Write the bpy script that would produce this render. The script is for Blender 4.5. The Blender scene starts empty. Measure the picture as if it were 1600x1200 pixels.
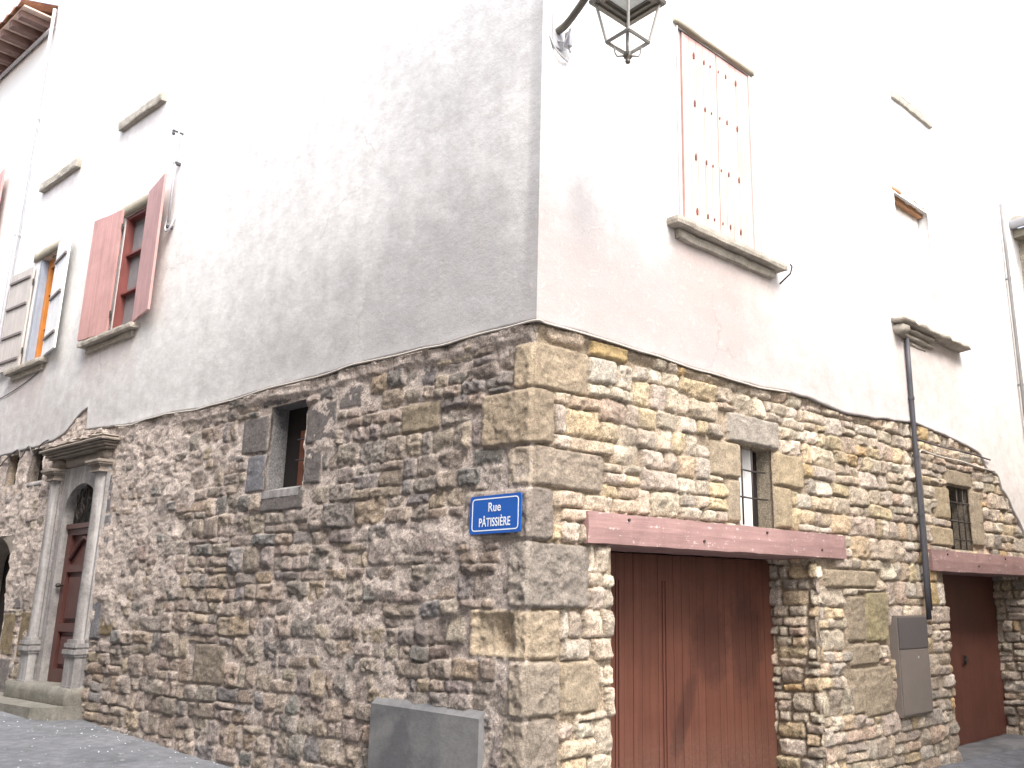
import bpy, bmesh, math, random
import numpy as np
from mathutils import Vector, Matrix
PI = math.pi
rad = math.radians
scene = bpy.context.scene
COL = scene.collection
random.seed(7)

# ------------------------------------------------------------------ camera
TH = math.atan(340 / 1400.0)
EYE = 1.6
cam = bpy.data.cameras.new('camera')
cam.sensor_width = 36.0
cam.lens = 36.0 * 1400 / 1600
cam.shift_x = -0.1
cam.clip_start = 0.05
cam.clip_end = 500
camo = bpy.data.objects.new('camera', cam)
COL.objects.link(camo)
camo.location = (0, 0, EYE)
camo.rotation_euler = (PI / 2 + TH, 0, 0)
scene.camera = camo

# ------------------------------------------------------------------ helpers
def lin(r, g, b):
    f = lambda c: (c / 255 / 12.92) if c / 255 <= .04045 else ((c / 255 + .055) / 1.055) ** 2.4
    return (f(r), f(g), f(b))

class Frame:
    """a wall's own axes: s along the wall, n out of the wall, z up"""
    def __init__(self, o, d, n):
        self.o = Vector(o); self.d = Vector(d); self.n = Vector(n)
    def p(self, s, z, n=0.0):
        return self.o + self.d * s + self.n * n + Vector((0, 0, z))
CORNER = Vector((-0.5848, 6.4317, 0))
aR, aL = rad(44.4), rad(-51.5)
dR = Vector((math.sin(aR), math.cos(aR), 0)); dL = Vector((math.sin(aL), math.cos(aL), 0))
nR = Vector((dR.y, -dR.x, 0)); nL = Vector((-dL.y, dL.x, 0))
L = Frame(CORNER, dL, nL)
R = Frame(CORNER, dR, nR)

# ground: a tilted plane, rising up the left-hand street, falling down the right-hand one
_m = Matrix(((dL.x, dL.y), (dR.x, dR.y))).inverted()
GX, GY = _m @ Vector((0.052, -0.022))
def gz(x, y):
    return -0.06 + GX * (x - CORNER.x) + GY * (y - CORNER.y)
def gF(F, s, n=0.0):
    p = F.p(s, 0, n); return gz(p.x, p.y)

def link(name, me, mat=None, parent=None):
    o = bpy.data.objects.new(name, me)
    COL.objects.link(o)
    if mat is not None: me.materials.append(mat)
    if parent is not None:
        o.parent = parent
        r = parent
        while r.parent: r = r.parent
        if r.location.length > 1e-6 and isinstance(me, bpy.types.Mesh):
            me.transform(Matrix.Translation(-r.location))
    return o
def empty(name, loc, label, cat, group=None):
    o = bpy.data.objects.new(name, None); COL.objects.link(o)
    o.location = loc; o.empty_display_size = .2
    tag(o, label, cat, group); return o
def tag(o, label=None, cat=None, group=None, kind=None):
    if label: o['label'] = label
    if cat: o['category'] = cat
    if group: o['group'] = group
    if kind: o['kind'] = kind
    return o
def finish(bm, name, mat, parent=None, smooth=False, bevel=0.0, seg=1):
    if bevel > 0:
        es = [e for e in bm.edges if len(e.link_faces) == 2 and e.calc_face_angle(0) > .5]
        bmesh.ops.bevel(bm, geom=es, offset=bevel, segments=seg, affect='EDGES', profile=.6)
    bmesh.ops.recalc_face_normals(bm, faces=bm.faces)
    me = bpy.data.meshes.new(name); bm.to_mesh(me); bm.free()
    if smooth:
        for p in me.polygons: p.use_smooth = True
    return link(name, me, mat, parent)
def box(bm, F, s0, s1, z0, z1, n0, n1):
    v = [bm.verts.new(F.p(s, z, n)) for s in (s0, s1) for z in (z0, z1) for n in (n0, n1)]
    for q in ((0, 1, 3, 2), (4, 6, 7, 5), (0, 4, 5, 1), (2, 3, 7, 6), (0, 2, 6, 4), (1, 5, 7, 3)):
        bm.faces.new([v[i] for i in q])
    return v
def rough_box(bm, F, s0, s1, z0, z1, n0, n1, cell=.06, amp=.008, seed=0, rnd=.012):
    """a box with gridded, slightly worn faces"""
    b2 = bmesh.new()
    ns = max(2, int((s1 - s0) / cell)); nz = max(2, int((z1 - z0) / cell)); nn = max(2, int((n1 - n0) / cell))
    def face(fn, na, nb):
        g = [[b2.verts.new(fn(i / na, j / nb)) for j in range(nb + 1)] for i in range(na + 1)]
        for i in range(na):
            for j in range(nb):
                b2.faces.new((g[i][j], g[i + 1][j], g[i + 1][j + 1], g[i][j + 1]))
    lp = lambda a, b, t: a + (b - a) * t
    for n in (n0, n1): face(lambda a, b: Vector((lp(s0, s1, a), lp(z0, z1, b), n)), ns, nz)
    for z in (z0, z1): face(lambda a, b: Vector((lp(s0, s1, a), z, lp(n0, n1, b))), ns, nn)
    for s in (s0, s1): face(lambda a, b: Vector((s, lp(z0, z1, a), lp(n0, n1, b))), nz, nn)
    bmesh.ops.remove_doubles(b2, verts=b2.verts, dist=1e-5)
    c = Vector(((s0 + s1) / 2, (z0 + z1) / 2, (n0 + n1) / 2)); hf = Vector(((s1 - s0) / 2, (z1 - z0) / 2, (n1 - n0) / 2))
    for v in b2.verts:
        q = v.co - c
        k = [abs(q[i]) > hf[i] - 1e-4 for i in range(3)]
        if sum(k) >= 2:
            for i in range(3):
                if k[i]: q[i] -= math.copysign(rnd, q[i])
        w = c + q
        h = [vn(np.array([w.x / .11 + seed * 7.3 + i * 31]), np.array([w.y / .07 + w.z / .09 + i * 17]), seed + i)[0] for i in range(3)]
        w = w + Vector([a * amp for a in h])
        v.co = F.p(w.x, w.y, w.z)
    vm = {v: bm.verts.new(v.co) for v in b2.verts}
    for f in b2.faces: bm.faces.new([vm[v] for v in f.verts])
    b2.free()
def tube(bm, pts, r, seg=8, caps=True):
    pts = [Vector(p) for p in pts]
    rr = r if hasattr(r, '__len__') else [r] * len(pts)
    rings = []; up = None
    for i, p in enumerate(pts):
        t = (pts[min(i + 1, len(pts) - 1)] - pts[max(i - 1, 0)]).normalized()
        if up is None:
            up = Vector((0, 0, 1)) if abs(t.z) < .9 else Vector((1, 0, 0))
        a = t.cross(up).normalized(); b = a.cross(t).normalized(); up = b
        rings.append([bm.verts.new(p + (a * math.cos(2 * PI * k / seg) + b * math.sin(2 * PI * k / seg)) * rr[i]) for k in range(seg)])
    for i in range(len(rings) - 1):
        for k in range(seg):
            bm.faces.new((rings[i][k], rings[i][(k + 1) % seg], rings[i + 1][(k + 1) % seg], rings[i + 1][k]))
    if caps:
        bm.faces.new(rings[0][::-1]); bm.faces.new(rings[-1])
def lathe(bm, c, prof, seg=16, half=None, F=None):
    """profile of (radius, height) turned about a vertical axis at c"""
    rings = []
    for r, z in prof:
        rings.append([bm.verts.new(Vector(c) + Vector((r * math.cos(2 * PI * k / seg), r * math.sin(2 * PI * k / seg), z))) for k in range(seg)])
    for i in range(len(rings) - 1):
        for k in range(seg):
            bm.faces.new((rings[i][k], rings[i][(k + 1) % seg], rings[i + 1][(k + 1) % seg], rings[i + 1][k]))
    bm.faces.new(rings[0][::-1]); bm.faces.new(rings[-1])

# ------------------------------------------------------------------ numpy noise
def _h(ix, iy, seed):
    n = (ix.astype(np.int64) * 374761393 + iy.astype(np.int64) * 668265263 + int(seed) * 1442695041) & 0xffffffff
    n = ((n ^ (n >> 13)) * 1274126177) & 0xffffffff
    return ((n ^ (n >> 16)) & 0xffff) / 32767.5 - 1.0
def vn(x, y, seed=0):
    x0 = np.floor(x); y0 = np.floor(y); fx = x - x0; fy = y - y0
    fx = fx * fx * (3 - 2 * fx); fy = fy * fy * (3 - 2 * fy)
    a = _h(x0, y0, seed); b = _h(x0 + 1, y0, seed); c = _h(x0, y0 + 1, seed); d = _h(x0 + 1, y0 + 1, seed)
    return (a + (b - a) * fx) * (1 - fy) + (c + (d - c) * fx) * fy
def fbm(x, y, seed=0, o=4, g=.5):
    s = np.zeros(np.broadcast(x, y).shape); a = 1.0; t = 0
    for i in range(o):
        s = s + vn(x * 2 ** i + 13.7 * i, y * 2 ** i - 7.1 * i, seed + i) * a; t += a; a *= g
    return s / t
def sst(a, b, x):
    t = np.clip((x - a) / (b - a), 0, 1); return t * t * (3 - 2 * t)

# ------------------------------------------------------------------ materials
class NT:
    def __init__(self, name):
        self.m = bpy.data.materials.new(name); self.m.use_nodes = True
        self.t = self.m.node_tree; self.t.nodes.clear()
        self.out = self.t.nodes.new('ShaderNodeOutputMaterial')
        self.b = self.t.nodes.new('ShaderNodeBsdfPrincipled')
        self.t.links.new(self.b.outputs[0], self.out.inputs[0])
    def n(self, typ, **kw):
        nd = self.t.nodes.new(typ)
        for k, v in kw.items():
            if k in nd.inputs: nd.inputs[k].default_value = v
            else: setattr(nd, k, v)
        return nd
    def l(self, a, b): self.t.links.new(a, b)
    def coord(self, kind='Object', scale=(1, 1, 1)):
        tc = self.n('ShaderNodeTexCoord'); mp = self.n('ShaderNodeMapping'); mp.inputs['Scale'].default_value = scale
        self.l(tc.outputs[kind], mp.inputs[0]); return mp.outputs[0]
    def noise(self, co, scale, detail=6, rough=.6, dist=0):
        nd = self.n('ShaderNodeTexNoise'); nd.inputs['Scale'].default_value = scale; nd.inputs['Detail'].default_value = detail
        nd.inputs['Roughness'].default_value = rough; nd.inputs['Distortion'].default_value = dist
        self.l(co, nd.inputs['Vector']); return nd.outputs['Fac']
    def ramp(self, fac, stops):
        r = self.n('ShaderNodeValToRGB'); e = r.color_ramp.elements
        while len(e) < len(stops): e.new(.5)
        for i, (p, c) in enumerate(stops):
            e[i].position = p
            e[i].color = (*(c if hasattr(c, '__len__') else (c, c, c)), 1)
        self.l(fac, r.inputs[0]); return r.outputs[0]
    def mix(self, fac, a, b, blend='MIX'):
        m = self.n('ShaderNodeMix', data_type='RGBA', blend_type=blend)
        for s, v in ((m.inputs[0], fac), (m.inputs[6], a), (m.inputs[7], b)):
            if isinstance(v, bpy.types.NodeSocket): self.l(v, s)
            elif hasattr(v, '__len__'): s.default_value = (*v[:3], 1)
            else: s.default_value = v
        return m.outputs[2]
    def math(self, op, a, b=None, c=False):
        m = self.n('ShaderNodeMath', operation=op, use_clamp=c)
        for s, v in ((m.inputs[0], a), (m.inputs[1], b)):
            if v is None: continue
            if isinstance(v, bpy.types.NodeSocket): self.l(v, s)
            else: s.default_value = v
        return m.outputs[0]
    def bump(self, h, dist, strength=1.0, prev=None):
        b = self.n('ShaderNodeBump'); b.inputs['Distance'].default_value = dist; b.inputs['Strength'].default_value = strength
        self.l(h, b.inputs['Height'])
        if prev is not None: self.l(prev, b.inputs['Normal'])
        return b.outputs[0]
    def set(self, col=None, rough=None, normal=None, metal=None, spec=None):
        for nm, v in (('Base Color', col), ('Roughness', rough), ('Normal', normal), ('Metallic', metal), ('Specular IOR Level', spec)):
            if v is None: continue
            if isinstance(v, bpy.types.NodeSocket): self.l(v, self.b.inputs[nm])
            elif hasattr(v, '__len__'): self.b.inputs[nm].default_value = (*v[:3], 1)
            else: self.b.inputs[nm].default_value = v
        return self.m

def mat_masonry():
    k = NT('rubble_masonry'); at = k.n('ShaderNodeAttribute', attribute_name='Col'); co = k.coord('Object')
    n1 = k.noise(co, 9, 8, .7); n2 = k.noise(co, 55, 6, .75); n3 = k.noise(co, 2.2, 5, .6, .3)
    g = at.outputs['Alpha']
    c = k.mix(1, at.outputs['Color'], k.ramp(n1, [(.25, .66), (.5, 1.0), (.78, 1.28)]), 'MULTIPLY')
    c = k.mix(g, c, k.ramp(n2, [(.34, .55), (.5, 1.0), (.66, 1.5)]), 'MULTIPLY')
    c = k.mix(g, c, k.ramp(k.noise(co, 130, 3, .7), [(.36, .68), (.5, 1.0), (.64, 1.34)]), 'MULTIPLY')
    c = k.mix(k.math('MULTIPLY', k.math('MULTIPLY', k.ramp(n3, [(.52, 0), (.7, 1)]), .35), g), c, lin(118, 113, 109))      # grey lichen and soot patches
    c = k.mix(k.math('MULTIPLY', k.math('MULTIPLY', k.ramp(k.noise(co, 26, 4, .8), [(.62, 0), (.72, 1)]), .45), g), c, lin(205, 196, 184))   # pale lichen flecks
    b = k.bump(n2, .016, 1.0); b = k.bump(n1, .03, .6, b); b = k.bump(k.noise(co, 130, 3, .7), .006, 1.0, b)
    return k.set(c, .93, b, spec=.2)
def mat_plaster():
    k = NT('lime_plaster'); at = k.n('ShaderNodeAttribute', attribute_name='Col'); uv = k.coord('UV'); uvs = k.coord('UV', (.7, .14, 1))
    sep = k.n('ShaderNodeSeparateColor'); k.l(at.outputs['Color'], sep.inputs[0])
    big = k.noise(uv, .9, 8, .65, .4); mid = k.noise(uv, 5.5, 7, .7); fine = k.noise(uv, 60, 5, .7); streak = k.noise(uvs, 5, 6, .6)
    base = k.mix(k.ramp(big, [(.35, 0), (.65, 1)]), lin(221, 221, 220), lin(231, 231, 230))
    # dirt: per-vertex amount, broken up by streaks and blotches
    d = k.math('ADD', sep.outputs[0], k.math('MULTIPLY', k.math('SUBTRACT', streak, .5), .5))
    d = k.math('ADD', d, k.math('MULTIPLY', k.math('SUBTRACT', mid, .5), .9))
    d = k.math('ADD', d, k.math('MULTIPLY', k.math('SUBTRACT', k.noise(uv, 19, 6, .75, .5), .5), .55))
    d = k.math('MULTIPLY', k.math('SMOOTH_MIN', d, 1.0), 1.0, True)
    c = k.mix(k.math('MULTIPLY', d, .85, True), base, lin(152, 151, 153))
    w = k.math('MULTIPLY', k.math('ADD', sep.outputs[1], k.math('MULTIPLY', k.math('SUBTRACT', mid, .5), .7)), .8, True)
    c = k.mix(w, c, lin(180, 160, 153))          # warm, rosy tone under the sills and low on the wall
    c = k.mix(k.math('MULTIPLY', k.ramp(k.noise(uv, 11, 8, .8, .6), [(.57, 0), (.63, 1)]), k.math('MULTIPLY', k.math('ADD', sep.outputs[0], .05), .35, True)), c, lin(206, 202, 200))
    c = k.mix(1, c, k.ramp(fine, [(.3, .92), (.5, 1.0), (.7, 1.05)]), 'MULTIPLY')
    # hairline cracks
    wv = k.n('ShaderNodeTexVoronoi', feature='DISTANCE_TO_EDGE'); wv.inputs['Scale'].default_value = .75
    dn = k.n('ShaderNodeTexNoise'); dn.inputs['Scale'].default_value = 2.5; dn.inputs['Detail'].default_value = 6
    k.l(uv, dn.inputs['Vector']); vm = k.n('ShaderNodeVectorMath', operation='MULTIPLY_ADD'); k.l(dn.outputs['Color'], vm.inputs[0]); vm.inputs[1].default_value = (.7, .7, 0); k.l(uv, vm.inputs[2])
    k.l(vm.outputs[0], wv.inputs['Vector'])
    cr = k.math('MULTIPLY', k.ramp(wv.outputs['Distance'], [(.0, 1), (.006, 0)]), k.ramp(k.noise(uv, .6, 2), [(.52, 0), (.62, .25)]))
    c = k.mix(cr, c, lin(120, 110, 100))
    b = k.bump(fine, .004, .5); b = k.bump(mid, .02, .35, b)
    return k.set(c, .95, b, spec=.15)
def mat_paint(name, base, chip, worn=.5, rough=.55, grain=(40, 40, 1.5), chip_at=.64, bumpd=.004):
    k = NT(name); co = k.coord('UV' if False else 'Object'); cg = k.coord('Object', grain)
    n = k.noise(co, 2.5, 6, .65); f = k.noise(co, 18, 8, .75); g = k.noise(cg, 1, 5, .7)
    c = k.mix(1, base, k.ramp(n, [(.25, .78), (.5, 1), (.8, 1.18)]), 'MULTIPLY')
    c = k.mix(1, c, k.ramp(g, [(.3, .85), (.6, 1.06)]), 'MULTIPLY')
    c = k.mix(k.math('MULTIPLY', k.ramp(k.math('ADD', k.math('MULTIPLY', f, .6), k.math('MULTIPLY', g, .4)), [(chip_at - .03, 0), (chip_at, 1)]), worn), c, chip)
    b = k.bump(g, bumpd, .6); b = k.bump(f, bumpd, .5, b)
    return k.set(c, rough, b, spec=.3)
def mat_stone(name, c1, c2, scale=6, rough=.85, pit=.012, streak=0):
    k = NT(name); co = k.coord('Object')
    n1 = k.noise(co, scale, 8, .7, .3); n2 = k.noise(co, scale * 8, 6, .75)
    c = k.mix(k.ramp(n1, [(.3, 0), (.7, 1)]), c1, c2)
    c = k.mix(1, c, k.ramp(n2, [(.3, .72), (.5, 1), (.72, 1.22)]), 'MULTIPLY')
    if streak:
        s = k.noise(k.coord('Object', (9, 9, .8)), 1, 5, .6)
        c = k.mix(k.math('MULTIPLY', k.ramp(s, [(.5, 0), (.68, 1)]), streak), c, lin(198, 196, 196))
    b = k.bump(n2, pit, .8); b = k.bump(n1, pit * 2, .6, b)
    return k.set(c, rough, b, spec=.25)
def mat_flat(name, col, rough=.6, metal=0, var=.15, scale=8, bumpd=.002):
    k = NT(name); co = k.coord('Object'); n = k.noise(co, scale, 6, .65)
    c = k.mix(1, col, k.ramp(n, [(.25, 1 - var), (.5, 1), (.78, 1 + var)]), 'MULTIPLY')
    return k.set(c, rough, k.bump(k.noise(co, scale * 8, 4), bumpd, .5), metal=metal, spec=.35)

M = {}
M['masonry'] = mat_masonry()
M['plaster'] = mat_plaster()
M['sill'] = mat_stone('weathered_sill_stone', lin(146, 139, 128), lin(188, 181, 170), 7)
M['greystone'] = mat_stone('grey_blue_dressed_stone', lin(113, 110, 110), lin(158, 155, 154), 3, .7, .006, .5)
M['doorstone'] = mat_stone('carved_sandstone', lin(124, 116, 109), lin(162, 152, 142), 5, .85, .01)
M['step'] = mat_stone('mossy_step_stone', lin(106, 104, 96), lin(140, 137, 130), 4, .9, .012)
M['beam'] = mat_paint('pink_red_beam_paint', lin(154, 125, 122), lin(204, 192, 188), .75, .6, (2.5, 2.5, 30), .60, .006)
M['gdoor'] = mat_paint('oxblood_board_paint', lin(98, 62, 53), lin(124, 104, 96), .35, .5, (18, 18, .6), .7)
M['redshut'] = mat_paint('faded_red_shutter_paint', lin(186, 145, 141), lin(222, 196, 188), .5, .6, (22, 22, .7), .68)
M['redframe'] = mat_paint('dark_red_frame_paint', lin(124, 72, 68), lin(170, 130, 120), .4, .5, (22, 22, .7), .68)
M['pinkshut'] = mat_paint('pale_pink_shutter_paint', lin(220, 178, 170), lin(236, 214, 208), .5, .6, (22, 22, .7), .6)
M['paleshut'] = mat_paint('blanched_shutter_paint', lin(238, 232, 226), lin(222, 214, 206), .4, .6, (10, 10, .7), .64)
M['whiteshut'] = mat_paint('white_shutter_paint', lin(226, 226, 226), lin(176, 170, 166), .5, .6, (22, 22, .7), .66)
M['greyshut'] = mat_paint('bare_weathered_shutter_wood', lin(186, 180, 176), lin(140, 130, 124), .5, .75, (26, 26, .7), .62)
M['tan'] = mat_paint('tan_wood', lin(168, 126, 92), lin(140, 110, 84), .4, .7, (3, 3, 30), .64)
M['bluegrey'] = mat_paint('blue_grey_jamb_paint', lin(150, 160, 176), lin(180, 180, 180), .4, .6, (22, 22, .7), .64)
M['batten'] = mat_flat('dark_batten_wood', lin(120, 112, 110), .7)
M['orange'] = mat_paint('varnished_orange_wood', lin(196, 128, 62), lin(150, 90, 44), .3, .35, (22, 22, .7), .68)
M['woodgrey'] = mat_paint('grey_weathered_timber', lin(150, 142, 126), lin(112, 102, 88), .5, .85, (3, 3, 30), .62)
M['frontdoor'] = mat_paint('dark_maroon_door_paint', lin(84, 54, 50), lin(110, 80, 74), .3, .4, (22, 22, .8), .7)
M['nail'] = mat_flat('rusty_nail_head', lin(112, 84, 78), .7)
M['iron'] = mat_flat('wrought_iron', lin(72, 66, 64), .6, .4, .25, 20)
M['rust'] = mat_flat('rusty_sheet', lin(112, 70, 54), .75, .1, .3, 8)
M['lampmetal'] = mat_flat('olive_bronze_lamp_metal', lin(112, 108, 100), .45, .6, .15, 15)
M['lamppale'] = mat_flat('pale_grey_lamp_bars', lin(150, 148, 144), .45, .3, .1, 15)
M['pipe'] = mat_flat('grey_zinc_pipe', lin(176, 176, 180), .5, .2, .12, 6)
M['pipedark'] = mat_flat('dull_zinc_pipe', lin(128, 126, 126), .6, .1, .2, 6)
M['blackpipe'] = mat_flat('dark_grey_plastic_conduit', lin(78, 78, 84), .5, 0, .12, 6)
M['box'] = mat_flat('grey_meter_box', lin(124, 116, 110), .55, 0, .06, 5)
M['boxdark'] = mat_flat('dark_grey_meter_lid', lin(94, 90, 90), .4, 0, .06, 5)
M['cable'] = mat_flat('pale_cable_sheath', lin(186, 180, 172), .7)
M['cabledark'] = mat_flat('dark_cable_sheath', lin(92, 88, 88), .7)
M['dark'] = mat_flat('dark_interior', lin(34, 30, 30), .9)
M['dkgreen'] = mat_flat('dark_green_grey_interior', lin(60, 62, 58), .8, 0, .4, 10)
M['blue'] = mat_flat('blue_enamel', lin(38, 92, 176), .25, 0, .05, 6, .0005)
M['white'] = mat_flat('white_enamel', lin(226, 234, 240), .3, 0, .03, 6, .0005)
M['tile'] = mat_stone('terracotta_roof_tile', lin(150, 104, 84), lin(184, 140, 112), 4, .9, .01)
M['rafter'] = mat_flat('brown_rafter_wood', lin(112, 90, 84), .8, 0, .25, 6)
M['soffit'] = mat_flat('pale_soffit_boards', lin(206, 184, 172), .8, 0, .15, 5)
M['leaf'] = mat_flat('dry_weed', lin(120, 116, 84), .9)
def mat_glass(name, col, rough=.08):
    k = NT(name); return k.set(k.mix(k.ramp(k.noise(k.coord('Object'), 5, 5), [(.3, 0), (.7, 1)]), col, tuple(c * 1.35 for c in col)), rough, spec=.6)
M['glass'] = mat_glass('window_glass', lin(118, 122, 124))
M['frost'] = mat_glass('frosted_lamp_diffuser', lin(200, 206, 200), .3)
def mat_cement():
    k = NT('grey_cement_render'); co = k.coord('Object')
    n = k.noise(co, 2.2, 7, .6, .5); f = k.noise(co, 30, 5, .7)
    c = k.mix(k.ramp(n, [(.42, 0), (.6, 1)]), lin(97, 98, 101), lin(124, 124, 125))
    c = k.mix(1, c, k.ramp(f, [(.3, .9), (.7, 1.08)]), 'MULTIPLY')
    return k.set(c, .8, k.bump(f, .005, .6), spec=.3)
M['cement'] = mat_cement()
def mat_ground():
    k = NT('street_surface'); co = k.coord('Object')
    n = k.noise(co, 1.3, 7, .65); f = k.noise(co, 40, 6, .75); v = k.n('ShaderNodeTexVoronoi'); v.inputs['Scale'].default_value = 9; v.inputs['Randomness'].default_value = .9
    k.l(co, v.inputs['Vector'])
    c = k.mix(k.ramp(n, [(.35, 0), (.65, 1)]), lin(104, 107, 112), lin(130, 132, 137))
    c = k.mix(1, c, k.ramp(f, [(.3, .75), (.5, 1), (.7, 1.2)]), 'MULTIPLY')
    c = k.mix(1, c, k.ramp(v.outputs['Distance'], [(.2, 1.06), (.75, .82)]), 'MULTIPLY')
    c = k.mix(k.ramp(k.noise(co, 14, 3, .5), [(.7, 0), (.74, .7)]), c, lin(205, 203, 200))
    b = k.bump(f, .008, .8); b = k.bump(v.outputs['Distance'], -.012, .7, b); b = k.bump(n, .04, .5, b)
    return k.set(c, .75, b, spec=.35)
M['ground'] = mat_ground()
def mat_door_wet():
    """oxblood boards with a dark damp stain of its own shape on the right side, dusty at the foot"""
    k = NT('oxblood_garage_boards'); tc = k.n('ShaderNodeTexCoord'); uv = tc.outputs['UV']
    sp = k.n('ShaderNodeSeparateXYZ'); k.l(uv, sp.inputs[0]); x, z = sp.outputs[0], sp.outputs[1]
    n = k.noise(uv, 2.2, 6, .65); f = k.noise(uv, 26, 6, .75)
    mp = k.n('ShaderNodeMapping'); mp.inputs['Scale'].default_value = (24, .7, 1); k.l(uv, mp.inputs[0]); g = k.noise(mp.outputs[0], 1, 5, .7)
    c = k.mix(1, lin(96, 61, 50), k.ramp(n, [(.25, .75), (.5, 1), (.8, 1.2)]), 'MULTIPLY')
    c = k.mix(1, c, k.ramp(g, [(.3, .78), (.65, 1.08)]), 'MULTIPLY')
    def blob(cx, cz, rx, rz, sh=0):
        dx = k.math('DIVIDE', k.math('SUBTRACT', k.math('ADD', x, k.math('MULTIPLY', k.math('SUBTRACT', z, cz), sh)), cx), rx); dz = k.math('DIVIDE', k.math('SUBTRACT', z, cz), rz)
        r = k.math('SQRT', k.math('ADD', k.math('MULTIPLY', dx, dx), k.math('MULTIPLY', dz, dz)))
        r = k.math('ADD', r, k.math('MULTIPLY', k.math('SUBTRACT', k.noise(uv, 6, 7, .7), .5), 1.5))
        return k.ramp(r, [(.6, 1), (1.15, 0)])
    st = k.math('MAXIMUM', blob(2.72, 1.22, .36, .42), k.math('MAXIMUM', blob(2.3, .62, .13, .5, -.42), blob(3.25, 1.25, .3, .62)))
    c = k.mix(k.math('MULTIPLY', st, .5), c, lin(48, 28, 26))
    dust = k.math('MULTIPLY', k.ramp(z, [(.0, 1), (.55, 0)]), k.ramp(f, [(.5, .1), (.7, .7)]))
    c = k.mix(dust, c, lin(122, 106, 96))
    b = k.bump(g, .004, .6); b = k.bump(f, .003, .5, b)
    return k.set(c, .5, b, spec=.35)
M['gdoorwet'] = mat_door_wet()

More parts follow.
